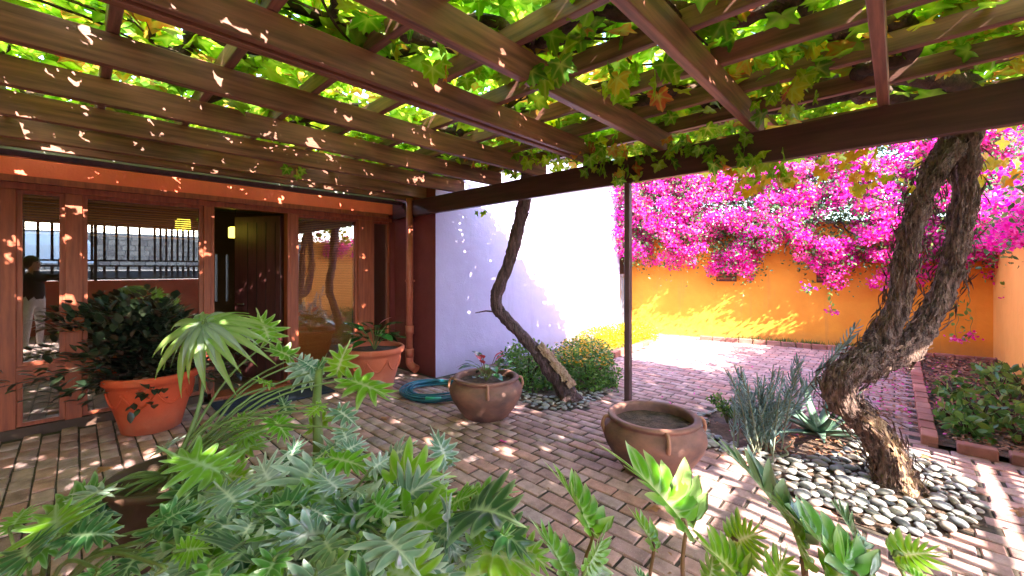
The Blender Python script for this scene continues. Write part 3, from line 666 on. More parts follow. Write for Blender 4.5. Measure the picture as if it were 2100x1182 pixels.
# bare pale wood patches low on the trunk
def patch(path, r, a0, a1, t0, t1, nm='bare_wood'):
    c = catmull(path, 14); n0, n1 = int(t0 * len(c)), int(t1 * len(c)); V, Fc = tube_geo(c, r, 56, False, barkf(.2, 8, 1)); Fc2 = []
    for i in range(n0, n1):
        for k in range(56):
            a = k / 56
            if a0 + .05 * noise.noise(Vector((i * .3, k * .2, 0))) < a < a1 + .07 * noise.noise(Vector((i * .3, 3, 0))): Fc2.append((i * 56 + k, i * 56 + (k + 1) % 56, (i + 1) * 56 + (k + 1) % 56, (i + 1) * 56 + k))
    return V, Fc2
for a0, t0, t1 in ((.05, .05, .35), (.42, .08, .5), (.7, .1, .6)):
    mb = MB().add(*patch(loc(low, TB), [.17, .113, .096, .091, .091, .1, .113, .09], a0, a0 + .16, t0, t1)); mb.build('bare_wood', bark2_m, T1, True)
# peeling strips of bark
Ms, Ls = [], []
for path, rr in ((low, .108), (left, .074), (right, .078)):
    c = catmull(path, 10)
    for k in range(420):
        i = random.randrange(1, len(c) - 2); d = (c[i + 1] - c[i - 1]).normalized(); u = (Matrix.Rotation(random.uniform(0, 6.28), 3, d) @ d.orthogonal()).normalized()
        dd = (d * random.choice((1, -1)) + u * random.uniform(.1, .7)).normalized(); s_ = random.uniform(.04, .13)
        Ms.append(basis(dd, u) @ Matrix.Diagonal((s_, s_ * .7, s_))); Ls.append(c[i] + u * rr * random.uniform(.95, 1.15) - TB)
scatter('bark_strip', NARROW, Ms, Ls, bark_m, T1)
# middle vine
MBASE = gnd(1168, 818)
T2 = root('grapevine', MBASE, 'slender crooked vine trunk rising from the small bush before the white wall', 'vine')
mid = zat([(1175, 830, 4.62), (1160, 800, 4.7), (1130, 760, 4.75), (1095, 715, 4.78), (1055, 672, 4.8), (1022, 635, 4.8), (1020, 600, 4.8), (1040, 550, 4.8), (1055, 500, 4.8), (1066, 450, 4.8), (1078, 400, 4.8), (1082, 340, 4.78), (1070, 310, 4.7)])
MB().tube(catmull(loc(mid, MBASE), 10), [.125, .105, .08, .066, .06, .064, .062, .062, .066, .068, .072, .078, .07], 32, True, barkf(.2, 9, 12)).build('trunk', bark3_m, T2, True)
MB().add(*patch(loc(mid, MBASE), [.137, .117, .089, .075, .07, .074], .5, .75, .08, .25)).build('bare_wood', bark2_m, T2, True)
for a, b_ in (((1018, 640, 4.8), (975, 642, 4.75)), ((1068, 480, 4.8), (1088, 430, 4.75))):
    MB().tube(loc(zat([a, ((a[0] + b_[0]) / 2, (a[1] + b_[1]) / 2 - 3, 4.78), b_]), MBASE), [.012, .006], 6).build('twig', bark3_m, T2)
def meander(p0, p1, amp=.18, n_=9, seed=0):
    p0, p1 = Vector(p0), Vector(p1); out = []
    for i in range(n_ + 1):
        t = i / n_; p = p0.lerp(p1, t); e = math.sin(math.pi * t) ** .5
        q = Vector((noise.noise(Vector((t * 4, seed, 0))), noise.noise(Vector((t * 4, seed, 9))), .35 * noise.noise(Vector((t * 5, seed, 19)))))
        out.append(p + q * amp * e * 2.2)
    return catmull(out, 5)
top1 = at(1960, 200, 2.93); top1b = at(1890, 190, 2.7); top2 = at(1070, 310, 4.7)
arms = [(top1, (2.4, .35, 2.82), .06), (top1, (3.7, -2.2, 2.85), .055), (top1, (5.2, .6, 2.95), .05), (top1, (3.1, 1.6, 2.84), .055), ((2.4, .35, 2.82), (.2, 1.2, 2.82), .045),
        ((2.4, .35, 2.82), (1.2, 2.6, 2.84), .045), ((3.1, 1.6, 2.84), (2.1, 3.2, 2.82), .045), ((.2, 1.2, 2.82), (-1.5, 2.2, 2.82), .035), ((1.2, 2.6, 2.84), (-.6, 3.6, 2.82), .04),
        ((-.6, 3.6, 2.82), (-2, 4.9, 2.82), .03), ((2.1, 3.2, 2.82), (.6, 4.6, 2.84), .04), ((.2, 1.2, 2.82), (.3, 3.1, 2.8), .03), ((.6, 4.6, 2.84), (-1, 5.2, 2.82), .03),
        ((1.2, .8, 2.82), (.8, 2.4, 2.8), .028), ((1.6, 1.2, 2.82), (2.8, 2.7, 2.8), .03), ((.5, 2.5, 2.82), (1.9, 4.2, 2.8), .032), ((3.3, .5, 2.8), (2.5, 1.9, 2.8), .03), ((2.2, .6, 2.79), (1.4, 1.9, 2.79), .04), ((1.4, 1.9, 2.79), (-.2, 2.5, 2.79), .035), ((-.2, 2.5, 2.79), (-1.4, 3.6, 2.79), .03), ((1.7, 3.0, 2.79), (.2, 4.2, 2.79), .035), ((3.2, .9, 2.79), (2.6, 2.6, 2.79), .045), ((.9, 1.0, 2.79), (-.3, 1.6, 2.79), .035), ((2.7, 2.8, 2.79), (1.3, 3.9, 2.79), .035), ((4.2, .2, 2.85), (3.0, .4, 2.8), .06)]
for i, (a, b_, r_) in enumerate(arms):
    MB().tube(loc(meander(a, b_, seed=i * 7.3), TB), [r_, r_ * .75, r_ * .8, r_ * .5], 12, True, barkf(.3, 9, i)).build('arm', vine_m, T1, True)
for i, (a, b_, r_) in enumerate([(top2, (2.6, 4.3, 2.85), .055), (top2, (2.2, 3.6, 2.85), .05), (top2, (4.0, 2.2, 2.86), .045), ((2.6, 4.3, 2.85), (1., 5.1, 2.84), .04)]):
    MB().tube(loc(meander(a, b_, .15, seed=90 + i * 7.3), MBASE), [r_, r_ * .7, r_ * .5], 12, True, barkf(.3, 9, i)).build('arm', vine_m, T2, True)
# shoots (thin canes)
for T, o_, k0, n_ in ((T1, TB, 0, 60), (T2, MBASE, 100, 14)):
    mb = MB()
    for k in range(n_):
        c0 = Vector((random.uniform(-1.5, 3.4), random.uniform(.0, 5.2), 2.8)) if T is T1 else Vector((random.uniform(2.4, 3.8), random.uniform(2.8, 4.5), 2.8))
        a = random.uniform(0, 6.28); e = c0 + Vector((math.cos(a), math.sin(a), random.uniform(-.12, .1))) * random.uniform(.6, 1.4)
        mb.tube(loc(meander(c0, e, .07, 5, k0 + k), o_), [.009, .005], 5, False)
    tag(mb.build('cane', vine_m, T), kind='stuff')
# canopy leaves
canopy = [(-3.3, 5.6), (3.35, 5.6), (3.62, 4.55), (4.0, 4.1), (5.75, 1.4), (5.6, 0), (5.4, -2.55), (1.6, -2.55), (1.4, -3.1), (-3.3, -3.1)]  # overhang past the beam and rear edge are shaped for the shade they cast
pts = []
while len(pts) < 22500:
    x, y = random.uniform(-3.3, 5.8), random.uniform(-3.1, 5.6)
    if not inside((x, y), canopy): continue
    d = noise.noise(Vector((x * 1.3, y * 1.3, 3))) + .5 * noise.noise(Vector((x * 3.4, y * 3.4, 8)))
    if x < 2.6 and random.random() > .86 + .8 * d: continue
    hgt = 2.80 + abs(random.gauss(0, .10)) + (.1 if x > 3.6 else 0)
    if random.random() < .08: hgt = random.uniform(2.68, 2.8)
    pts.append((x, y, hgt, random.uniform(.11, .21)))
for _ in range(900):  # extra leaves added to the overhang to thicken its shade on the white wall
    x, y = random.uniform(2.7, 5.8), random.uniform(.3, 4.6)
    if inside((x, y), canopy): pts.append((x, y, 2.84 + abs(random.gauss(0, .07)) + (.08 if x > 3.6 else 0), random.uniform(.12, .2)))
hang = []
def hangc(px, py, z, n_, sp, smin=.08, smax=.16):
    c = at(px, py, z)
    for _ in range(n_): p = c + Vector((random.gauss(0, sp), random.gauss(0, sp), random.gauss(0, sp * .55))); hang.append((p.x, p.y, p.z, random.uniform(smin, smax)))
for h_ in [(1125, 110, 2.1, 5, .07, .14, .2), (1160, 30, 2.2, 7, .12), (1230, 320, 3.75, 42, .17), (1290, 335, 3.55, 34, .15), (1190, 300, 3.9, 34, .17), (1410, 300, 3.2, 26, .13), (1480, 330, 3.1, 14, .1), (1060, 335, 4.3, 14, .14),
           (1545, 320, 2.9, 12, .09), (1575, 350, 2.95, 8, .07), (1300, 130, 2.3, 14, .13, .12, .19), (1455, 60, 2.2, 16, .14, .12, .2), (1570, 130, 2.4, 18, .13, .1, .18), (1610, 190, 2.5, 12, .1), (960, 330, 4.6, 12, .12), (990, 440, 4.7, 4, .04, .07, .1),
           (880, 60, 2.1, 10, .16), (960, 140, 2.5, 8, .12), (60, 10, 2.6, 14, .16), (150, 50, 2.9, 10, .14), (1860, 60, 2.4, 9, .12), (2040, 120, 2.5, 12, .15), (610, 355, 4.2, 4, .06)]:
    hangc(*h_)
hangold = []
for px, py, z, n_, sp in ((1740, 330, 3.7, 16, .12), (1760, 380, 3.7, 10, .08), (1880, 370, 3.7, 14, .11), (1560, 380, 3.2, 8, .08), (1500, 350, 3.3, 7, .08), (2060, 330, 3.6, 9, .1), (2030, 350, 3.6, 7, .08), (1700, 320, 3.8, 7, .1)):
    c = at(px, py, z)
    for _ in range(n_): hangold.append((c.x + random.gauss(0, sp), c.y + random.gauss(0, sp), c.z + random.gauss(0, sp * .8), random.uniform(.09, .15)))
vin = [shape_vine(k, True) for k in range(5)]
vmesh = []
for k, s_ in enumerate(vin):
    for mt in (vleaf_m,):
        me = mesh('leaf', s_[0], s_[1], True, s_[2]); me.materials.append(mt); vmesh.append(me)
oldmesh = [mesh('leaf', s_[0], s_[1], True, s_[2]) for s_ in vin[:3]]
for me in oldmesh: me.materials.append(vold_m)
def leafrot(hanging):
    if hanging: return basis((random.gauss(0, .5), random.gauss(0, .5), -1), (random.gauss(0, 1), random.gauss(0, 1), .3))
    a = random.uniform(0, 6.28); t = abs(random.gauss(0, .55)); p = random.uniform(0, 6.28)
    return Matrix.Rotation(p, 3, 'Z') @ Matrix.Rotation(t, 3, 'X') @ Matrix.Rotation(a, 3, 'Z')
allv = [(p, False) for p in pts] + [(p, True) for p in hang]
T2c = at(1110, 320, 4.6)
def own(p): return T2 if (p[0] - T2c.x) ** 2 + (p[1] - T2c.y) ** 2 < .9 else T1
size = lambda q: -q[0][3] / max(.2, math.sqrt(q[0][0] ** 2 + q[0][1] ** 2 + (q[0][2] - 1.5) ** 2)) - (.05 if q[1] else 0)
for T, o_ in ((T1, TB), (T2, MBASE)):
    sel = sorted([q for q in allv if own(q[0]) is T and inframe(q[0], 10)], key=size)
    lim = 262 if T is T1 else 200
    hero = set(id(q) for q in sel[:lim])
    for q in sel[:lim]:
        o = bpy.data.objects.new('leaf', random.choice(vmesh)); C.objects.link(o); o.parent = T; place(o, Vector(q[0][:3]) - o_, leafrot(q[1]), q[0][3])
    rest = [q for q in allv if own(q[0]) is T and id(q) not in hero]
    vs = shape_vine(77); Ms = [leafrot(q[1]) @ Matrix.Scale(q[0][3], 3) for q in rest]
    scatter('foliage', vs, Ms, [Vector(q[0][:3]) - o_ for q in rest], vleaf_m, T, True)
for q in hangold[:38]:
    o = bpy.data.objects.new('leaf', random.choice(oldmesh)); C.objects.link(o); o.parent = T1; place(o, Vector(q[:3]) - TB, leafrot(True), q[3]); o['label'] = 'olive yellow autumn vine leaf'
scatter('foliage', shape_vine(5), [leafrot(True) @ Matrix.Scale(q[3], 3) for q in hangold[38:]], [Vector(q[:3]) - TB for q in hangold[38:]], vold_m, T1, True)

# ------------------------------------------------------------------ bougainvillea
BG = root('bougainvillea', ow(2.8, .2), 'huge magenta bougainvillea in full bloom spilling over the orange garden wall', 'plant')
BO = Vector(BG.location)
lowedge = [(1270, 520), (1300, 545), (1350, 560), (1390, 570), (1415, 592), (1450, 588), (1475, 560), (1500, 590), (1535, 600), (1560, 540), (1590, 500), (1620, 500), (1650, 560), (1665, 605), (1700, 600), (1730, 620), (1760, 590), (1800, 600), (1850, 600), (1900, 600), (1940, 605), (1975, 560), (2010, 540), (2040, 590), (2080, 600), (2140, 590), (2300, 560)]
def low_at(px):
    for (a, b_), (c, d) in zip(lowedge, lowedge[1:]):
        if a <= px <= c: return b_ + (d - b_) * (px - a) / (c - a)
    return 560
cl = []
tries = 0
while len(cl) < 1150 and tries < 60000:
    tries += 1; s_ = random.uniform(-.6, 5.9); off = random.uniform(.05, .75); h_ = random.uniform(1.15, 4.0); p = ow(s_, off, h_); q = proj(p)
    if q is None: continue
    if q[1] > low_at(q[0]) - 14: continue
    if h_ < 2.4 and off > .2 + .5 * (h_ - 1.0): continue
    dn = noise.noise(Vector((s_ * 1.6, h_ * 2.0, 1)))
    if dn < (-.33 if h_ < 2.4 else -.42): continue
    cl.append((p, dn))
# side wall too (seen in the window and at the right edge)
for k in range(150):
    p = Vector((random.uniform(5.0, 10.2), OY + random.uniform(-.35, .3), random.uniform(1.8, 2.5)))
    q = proj(p)
    if q and q[1] < 560 : cl.append((p, .1))
bp, lp_ = [], []
for c, dn in cl:
    r_ = random.uniform(.09, .2); nb = int(70 * (r_ / .15) ** 2)
    v = rng.normal(size=(nb, 3)); v /= np.linalg.norm(v, axis=1)[:, None]; v *= (r_ * rng.uniform(.6, 1.05, nb))[:, None]; v[:, 2] *= .75
    bp.append(v + np.array(tuple(c - BO)))
    if random.random() < .75:
        v = rng.normal(0, r_ * .95, size=(34, 3)); lp_.append(v + np.array(tuple(c - BO)))
# leafy dark patches
for k in range(760):
    s_ = random.uniform(-.8, 6.2); h_ = random.uniform(1.7, 4.1) if k < 200 else random.uniform(2.3, 4.1); p = ow(s_, random.uniform(-.35, .35), h_); q = proj(p)
    if q and q[1] < low_at(q[0]) - 10: lp_.append(rng.normal(0, .13, size=(60, 3)) + np.array(tuple(p - BO)))
B = np.concatenate(bp); N = len(B)
scatter('blossom', BRACT, rand_rots(N) * rng.uniform(.038, .065, N)[:, None, None], B, boug_m, BG)
Lf = np.concatenate(lp_); N = len(Lf)
scatter('foliage', LEAF, rand_rots(N) * rng.uniform(.04, .075, N)[:, None, None], Lf, bougl_m, BG)
mb = MB()
for k in range(26):
    s_ = random.uniform(0, 5.6); p0 = ow(s_, .05, 2.42); p1 = ow(s_ + random.uniform(-.4, .4), random.uniform(.3, .6), random.uniform(1.7, 2.3))
    mb.tube(loc(meander(p0, p1, .12, 5, k), BO), [.02, .006], 6, False)
tag(mb.build('stem', vine_m, BG), kind='stuff')
# trailing sprays
for px, py, z in ((1955, 660, 6.9), (1968, 690, 6.9), (2005, 692, 6.8)):
    pass
spray = MB(); tb = []; tl = []
for px, y0, y1, z in ((1955, 590, 695, 6.3), (1985, 600, 690, 6.4), (1700, 600, 640, 7.2), (1650, 600, 590, 7.2), (2070, 575, 610, 6.0)):
    a, b_ = at(px, y0, z), at(px + 8, y1, z); spray.tube(loc(meander(a, b_, .04, 5, px), BO), [.005, .003], 5, False)
    for k in range(12): p = a.lerp(b_, random.random()); tl.append(p - BO + Vector((random.gauss(0, .05), random.gauss(0, .05), 0)))
    for k in range(22): tb.append(b_ - BO + Vector((random.gauss(0, .06), random.gauss(0, .06), random.gauss(0, .03))))
tag(spray.build('trailing_stem', stalk_m, BG), kind='stuff')
scatter('blossom', BRACT, rand_rots(len(tb)) * .05, np.array([tuple(p) for p in tb]), boug_m, BG)
scatter('foliage', LEAF, rand_rots(len(tl)) * .09, np.array([tuple(p) for p in tl]), bush_m, BG)

# ------------------------------------------------------------------ bushes
def bush(name, c, rx, ry, rz, n_, s0, s1, mat, label, cat='bush', shp=LEAF, top=None, parent=None):
    r = root(name, (c[0], c[1], 0), label, cat); v = rng.normal(size=(n_, 3)); v /= np.linalg.norm(v, axis=1)[:, None]
    v *= (rng.uniform(.45, 1, n_) ** .6)[:, None]
    k = np.array([1 + .25 * noise.noise(Vector(tuple(q * 2.2)) + Vector((c[0] * 3, 0, 0))) for q in v])[:, None]; v = v * k * np.array([rx, ry, rz]); v[:, 2] = np.abs(v[:, 2] + rz * .35) + .02
    scatter('foliage', shp, rand_rots(n_) * rng.uniform(s0, s1, n_)[:, None, None], v, mat, r)
    mb = MB()
    for _ in range(9):
        a = random.uniform(0, 6.28); mb.tube(catmull([(0, 0, 0), (math.cos(a) * rx * .3, math.sin(a) * ry * .3, rz * .5), (math.cos(a) * rx * .8, math.sin(a) * ry * .8, rz * 1.0)], 3), [.012, .004], 5, False)
    mb.build('stem', vine_m, r)
    if top is not None:
        m_ = v[:, 2] > np.quantile(v[:, 2], .72); t = v[m_]; t = t[rng.random(len(t)) < .5] + np.array([0, 0, .02])
        scatter('flower', SMALL, rand_rots(len(t), .5) * .045, t, top, r)
    return r
c1 = gnd(1085, 800); bush('clipped_bush', (c1.x + .15, c1.y + .15), .42, .42, .42, 2600, .035, .06, bush_m, 'green small leaved bush left of the crooked vine trunk, against the white wall')
c2 = gnd(1195, 800); bush('clipped_bush', (c2.x + .25, c2.y + .1), .4, .46, .34, 2500, .035, .06, bush_m, 'green bush right of the crooked vine trunk with orange flower tips', top=oflow_m)
c3 = gnd(1170, 752); bush('flowering_bush', (c3.x + .3, c3.y - .05), .55, .42, .3, 2400, .03, .05, bush_m, 'bush topped with orange yellow flowers behind the crooked vine trunk', top=oflow_m)
for k, px in enumerate((1212, 1252, 1295)):
    c = gnd(px, 716 - k * 7); bush('yellow_flower_clump', (c.x + .25, c.y), .55, .42, .3, 2300, .03, .05, yflow_m,
        ['bright yellow green clump in full sun, the one nearest the dark green bush', 'bright yellow green clump in full sun, middle one of the wall row', 'bright yellow green clump beside the narrow gate'][k], 'flowers', SMALL)
# right hand bed plants
for k, (px, py, s_) in enumerate([(1960, 800, .3), (2010, 850, .34), (2070, 830, .36), (2050, 790, .35), (2090, 880, .3), (1985, 875, .2), (2030, 760, .3), (2110, 800, .5), (1955, 850, .18)]):
    c = gnd(px, py + 25); bush('bed_plant', (c.x, c.y), s_ * .8, s_ * .6, s_ * .75, 105, .06, .11, bush_m,
      ['low leafy plant at the back left of the right bed', 'leafy plant in the middle of the right bed', 'taller green plant near the right frame edge', 'green plant close to the pale orange wall', 'low plant at the near right end of the bed, by the brick row',
       'small sprig just inside the corner bricks of the right bed', 'small plant in the far corner by the orange wall', 'bright green plant against the pale orange wall at the frame edge', 'smallest seedling beside the long brick row'][k], 'plant')
# leaf litter and petals
def litter(name, polyf, n_, mat, shp, s0, s1, label, z=.012, cat='litter'):
    pts_ = []
    while len(pts_) < n_:
        p = polyf(); pts_.append((p[0], p[1], z + random.uniform(0, .02)))
    o = scatter(name, shp, rand_rots(n_, .45) * rng.uniform(s0, s1, n_)[:, None, None], np.array(pts_), mat); tag(o, label, cat); return o
litter('leaf_litter', lambda: (random.uniform(CX + .1, 9.9), random.uniform(OY + .05, CY - .08)), 2600, litter_m, SMALL, .03, .07, 'dry brown leaves covering the soil of the right bed', .035)
litter('leaf_litter', lambda: (random.uniform(5.2, 9.6), CY + .05 + abs(random.gauss(0, .22))), 500, litter_m, SMALL, .03, .06, 'dry leaves blown against the long brick row on the paving side')
litter('leaf_litter', lambda: xy(gnd(random.uniform(1520, 1760), random.uniform(872, 945))), 260, litter_m, SMALL, .03, .07, 'brown dry leaves on the soil under the aloe')
litter('fallen_petals', lambda: (random.uniform(4.8, 9.6), random.gauss(CY + .1, .35) if random.random() < .8 else random.uniform(-1, 1)), 230, petal_m, SMALL, .03, .05, 'pink bougainvillea petals scattered along the right bed', .04)
litter('leaf_litter', lambda: (random.uniform(-1, 6.2), random.uniform(-.6, 5.3)), 300, litter_m, SMALL, .012, .04, 'scattered crumbs of dry vine leaf lying over the shaded brick paving', .008)
litter('fallen_petals', lambda: xy(gnd(random.uniform(1350, 1850), random.uniform(730, 900))), 60, petal_m, SMALL, .03, .045, 'few pink petals blown over the open bricks in the middle distance', .012)
# grass tufts along orange wall
for k, s_ in enumerate((2.1, 2.6, 3.1, 3.7, 4.3)):
    p = ow(s_, .16); r = root('grass_tuft', p, ['small grass tuft at the orange wall foot, farthest left', 'grass tuft at the orange wall foot, second from left', 'grass tuft at the orange wall foot in the middle of the row', 'grass tuft at the orange wall foot, second from right', 'grass tuft at the orange wall foot beside the big trunk'][k], 'grass')
    n_ = 130; Ms = [basis((random.gauss(0, .6), random.gauss(0, .6), 1), (1, 0, 0)) @ Matrix.Diagonal((random.uniform(.08, .17), .05, .1)) for _ in range(n_)]
    scatter('blade', NARROW, Ms, [(random.gauss(0, .1), random.gauss(0, .14), 0) for _ in range(n_)], grass_m, r)

# ------------------------------------------------------------------ pots
def pot(name, c, prof, mat, label, soil_r, soil_z, handles=0, wob=None, swag=False, saucer=False, hmat=None, hr=None):
    r = root(name, (c[0], c[1], 0), label, 'pot'); V, Fc = lathe(prof, 64, wob)
    V.append((0, 0, prof[0][1])); k = len(V) - 1; Fc += [(k, (i + 1) % 64, i) for i in range(64)]
    link('body', mesh('body', V, Fc, True), mat, r)
    V = [(0, 0, soil_z + .012)]; Fc = []
    for j, q in enumerate((.33, .66, 1)):
        for i in range(32): a = 2 * math.pi * i / 32; V.append((soil_r * q * math.cos(a), soil_r * q * math.sin(a), soil_z + .018 * noise.noise(Vector((q * 5, a * 2, c[0])))))
    Fc += [(0, 1 + i, 1 + (i + 1) % 32) for i in range(32)]
    for j in range(2): Fc += [(1 + j * 32 + i, 33 + j * 32 + i, 33 + j * 32 + (i + 1) % 32, 1 + j * 32 + (i + 1) % 32) for i in range(32)]
    link('soil', mesh('soil', V, Fc, True), soil_m, r)
    if handles:
        for i in range(handles):
            a = handles_a + i * 2 * math.pi / handles; d = Vector((math.cos(a), math.sin(a), 0))
            pp = catmull([d * (hr[0] - .01) + Vector((0, 0, hr[1])), d * (hr[0] + .022) + Vector((0, 0, hr[1] - .005)), d * (hr[0] + .04) + Vector((0, 0, hr[1] - .06)), d * (hr[2] - .01) + Vector((0, 0, hr[3]))], 5)
            MB().tube(pp, [.015, .013, .014, .018], 10).build('handle', hmat or mat, r, True)
    if swag:
        R0 = lambda z: next((a + (b_ - a) * (z - za) / (zb - za) for (a, za), (b_, zb) in zip(prof, prof[1:]) if za <= z <= zb and zb > za), .3)
        zt = swag
        for i in range(8):
            a0 = i * 2 * math.pi / 8; pp = []
            for k in range(9):
                t = k / 8; a = a0 + t * 2 * math.pi / 8; z = zt - .13 * math.sin(math.pi * t) ** .8; rr = R0(z) + .003; pp.append((rr * math.cos(a), rr * math.sin(a), z))
            MB().tube(catmull(pp, 2), .011, 6).build('relief_swag', mat, r, True)
    return r
handles_a = 0
UR = [(.2, 0), (.225, .012), (.29, .1), (.345, .19), (.368, .255), (.362, .305), (.335, .345), (.312, .362), (.31, .372), (.33, .382), (.333, .398), (.32, .408), (.285, .406), (.28, .39), (.285, .36), (.29, .3)]
U1 = gnd(997, 852); U1 = (U1.x, U1.y); handles_a = R(10)
fw = math.atan2(-sA, -cA)
handles_a = fw + R(6)
pot('clay_urn', U1, UR, urn_m, 'round brown clay urn with lug handles and a red flower, beside the blue hose', .288, .345, 4, hmat=urn_h, hr=(.335, .385, .365, .27))
U2 = at(1340, 857, 3.07); handles_a = fw + R(-4)
pot('clay_urn', U2, UR, urn_m, 'round brown clay urn filled only with bare soil, beside the steel post', .288, .335, 4, hmat=urn_h, hr=(.335, .385, .365, .27))
TP = [(.2, 0), (.215, .01), (.25, .15), (.29, .3), (.315, .42), (.322, .455), (.345, .46), (.358, .48), (.36, .52), (.345, .535), (.32, .53), (.315, .5), (.3, .4)]
P3 = at(768, 712, 5.08)
pot('terracotta_pot', P3, TP, terra_m, 'salmon terracotta pot with swag relief standing by the downpipe', .31, .48, swag=.4)
P4 = at(312, 770, 3.85)
pot('terracotta_pot', P4, TP, terra2_m, 'deep red terracotta pot before the left window, holding the dark shrub', .31, .47, swag=.4)
P5 = at(352, 985, 2.1)
pot('brown_pot', P5, [(.16, 0), (.2, .1), (.235, .3), (.245, .42), (.26, .43), (.26, .46), (.235, .46), (.225, .42)], darkpot_m, 'dark brown glazed pot among the foreground philodendron leaves', .225, .42)

# anthuriums
def anth(c, z0, n_, sp, label, flowers, s=1):
    r = root('anthurium', (c[0], c[1], z0), label, 'plant'); hl = []
    V = []; N_ = 14
    for i in range(N_ + 1):
        t = i / N_; wv = .36 * math.sin(math.pi * t ** .7) ** .8 * (1 - t * .15)
        V += [(t - .12 * (1 if i == 0 else 0), wv, .12 * wv - .25 * t * t), (t, 0, -.25 * t * t), (t - .12 * (1 if i == 0 else 0), -wv, .12 * wv - .25 * t * t)]
    Fc = []
    for i in range(N_): a = i * 3; Fc += [(a, a + 1, a + 4, a + 3), (a + 1, a + 2, a + 5, a + 4)]
    me = mesh('leaf', V, Fc, True); me.materials.append(antl_m)
    for k in range(n_):
        a = k * 2.4 + random.uniform(-.3, .3); d = Vector((math.cos(a), math.sin(a), 0)); rr = random.uniform(.3, 1) * sp; h_ = random.uniform(.1, .26) * s * (1.25 - .5 * rr / sp)
        tip = d * rr + Vector((0, 0, h_)); o = bpy.data.objects.new('leaf', me); C.objects.link(o); o.parent = r
        place(o, tip, basis(d + Vector((0, 0, random.uniform(-.3, .7))), (0, 0, 1)), random.uniform(.13, .2) * s)
        MB().tube(catmull([Vector((0, 0, 0)), tip * .5 + Vector((0, 0, .05)), tip], 4), [.004, .003], 5).build('stalk', stalk_m, r)
    sp_ = mesh('flower', [(v[0], v[1] * .8, v[2]) for v in V], Fc, True); sp_.materials.append(flowers[0])
    for k in range(flowers[1]):
        a = k * 2.1 + 3.6; d = Vector((math.cos(a), math.sin(a), 0)); tip = d * sp * random.uniform(.2, .6) + Vector((0, 0, random.uniform(.2, .3) * s))
        o = bpy.data.objects.new('flower', sp_); C.objects.link(o); o.parent = r; place(o, tip, basis(d + Vector((0, 0, .9)), (0, 0, 1)), .13 * s)
        MB().tube([Vector((0, 0, 0)), tip], [.004, .003], 5).build('flower_stalk', stalkr_m, r)
    return r
anth(U1, .35, 16, .2, 'small anthurium with red flowers growing in the handled clay urn', (redfl_m, 5), .85)
anth(P3, .48, 20, .22, 'dark leaved anthurium with one pink flower in the salmon pot', (pinkfl_m, 2), 1.25)
# large dark shrub in left pot
sh = root('potted_shrub', (P4.x, P4.y, .47), 'wide dark glossy shrub spilling out of the deep red pot before the left window', 'shrub')
vv = []; mb = MB(); ends = []
for k in range(46):
    a = random.uniform(0, 6.28); e = Vector((math.cos(a) * random.uniform(.2, .95), math.sin(a) * random.uniform(.1, .5), random.uniform(-.12, .66)))
    if P4.y + e.y > HY - .12: e.y = HY - .14 - P4.y
    mm = Vector((e.x * .35, e.y * .35, e.z * .75 + .08)); c = catmull([Vector((0, 0, 0)), mm, e], 8); mb.tube(c, [.012, .004], 6, False)
    for q in c[4:]:
        for _ in range(4): vv.append(q + Vector((random.gauss(0, .045), random.gauss(0, .035), random.gauss(0, .045))))
tag(mb.build('branch', vine_m, sh), kind='stuff')
vv = [v for v in vv if P4.y + v.y < HY - .08]
hv = sorted(vv, key=lambda p: p.length * -1)[:120]
lm = mesh('leaf', *[list(q) for q in shape_leaf(.55, .15, .15)], True); lm.materials.append(shrub_m)
for p in hv: o = bpy.data.objects.new('leaf', lm); C.objects.link(o); o.parent = sh; place(o, p, basis(p.normalized() + Vector((random.gauss(0, .5), random.gauss(0, .5), random.gauss(0, .4))), (0, 0, 1)), random.uniform(.08, .13))
rest = [p for p in vv if p not in hv]
scatter('foliage', shape_leaf(.55, .15, .15), [basis(p.normalized() + Vector((random.gauss(0, .6), random.gauss(0, .6), random.gauss(0, .5))), (0, 0, 1)) @ Matrix.Scale(random.uniform(.07, .12), 3) for p in rest], rest, shrub_m, sh, True)

# ------------------------------------------------------------------ philodendrons
PH = [phil_leaf('leaf', k, lobes=random.Random(k).choice((11, 13, 13, 15)), web=random.Random(k).uniform(.3, .5), wide=random.Random(k + 50).uniform(.36, .47), fold=random.Random(k + 9).uniform(.1, .55)) for k in range(12)]
PHS = []
for mt in (phil_m, philb_m, phils_m):
    L_ = []
    for me in PH: m2 = me.copy(); m2.materials.clear(); m2.materials.append(mt); L_.append(m2)
    PHS.append(L_)
NARR = []
for mt in (phil_m, philb_m):
    L_ = []
    for k in range(4): me = phil_leaf('leaf', 30 + k, lobes=15, web=.2, wide=.42, fold=.7, sweep=.38); me.materials.append(mt); L_.append(me)
    NARR.append(L_)
def finger_leaf():
    V = []; Fc = []; at_ = []; n_ = 21
    for k in range(n_):
        a = R(-158 + 316 * k / (n_ - 1)) + random.gauss(0, .04); L = random.uniform(.42, .56) * (1.25 - .35 * abs(a) / math.pi); dr = random.uniform(.5, .9); b0 = len(V); N_ = 9; tw = random.uniform(-.5, .5)
        for i in range(N_ + 1):
            t = i / N_; w_ = (.06 + .035 * math.sin(math.pi * t)) * (1 - t ** 3) + .001; r_ = L * (t - .12 * t * t); z = .05 * t - dr * L * t * t
            for j_ in (-1, 0, 1):
                x = r_ * math.cos(a) - j_ * w_ * .5 * math.sin(a); y = r_ * math.sin(a) + j_ * w_ * .5 * math.cos(a); V.append((x, y, z + abs(j_) * .012 + j_ * tw * w_ * t)); at_.append(.7 if j_ == 0 else 0)
        for i in range(N_):
            q = b0 + i * 3; Fc += [(q, q + 1, q + 4, q + 3), (q + 1, q + 2, q + 5, q + 4)]
    return mesh('leaf', V, Fc, True, at_)
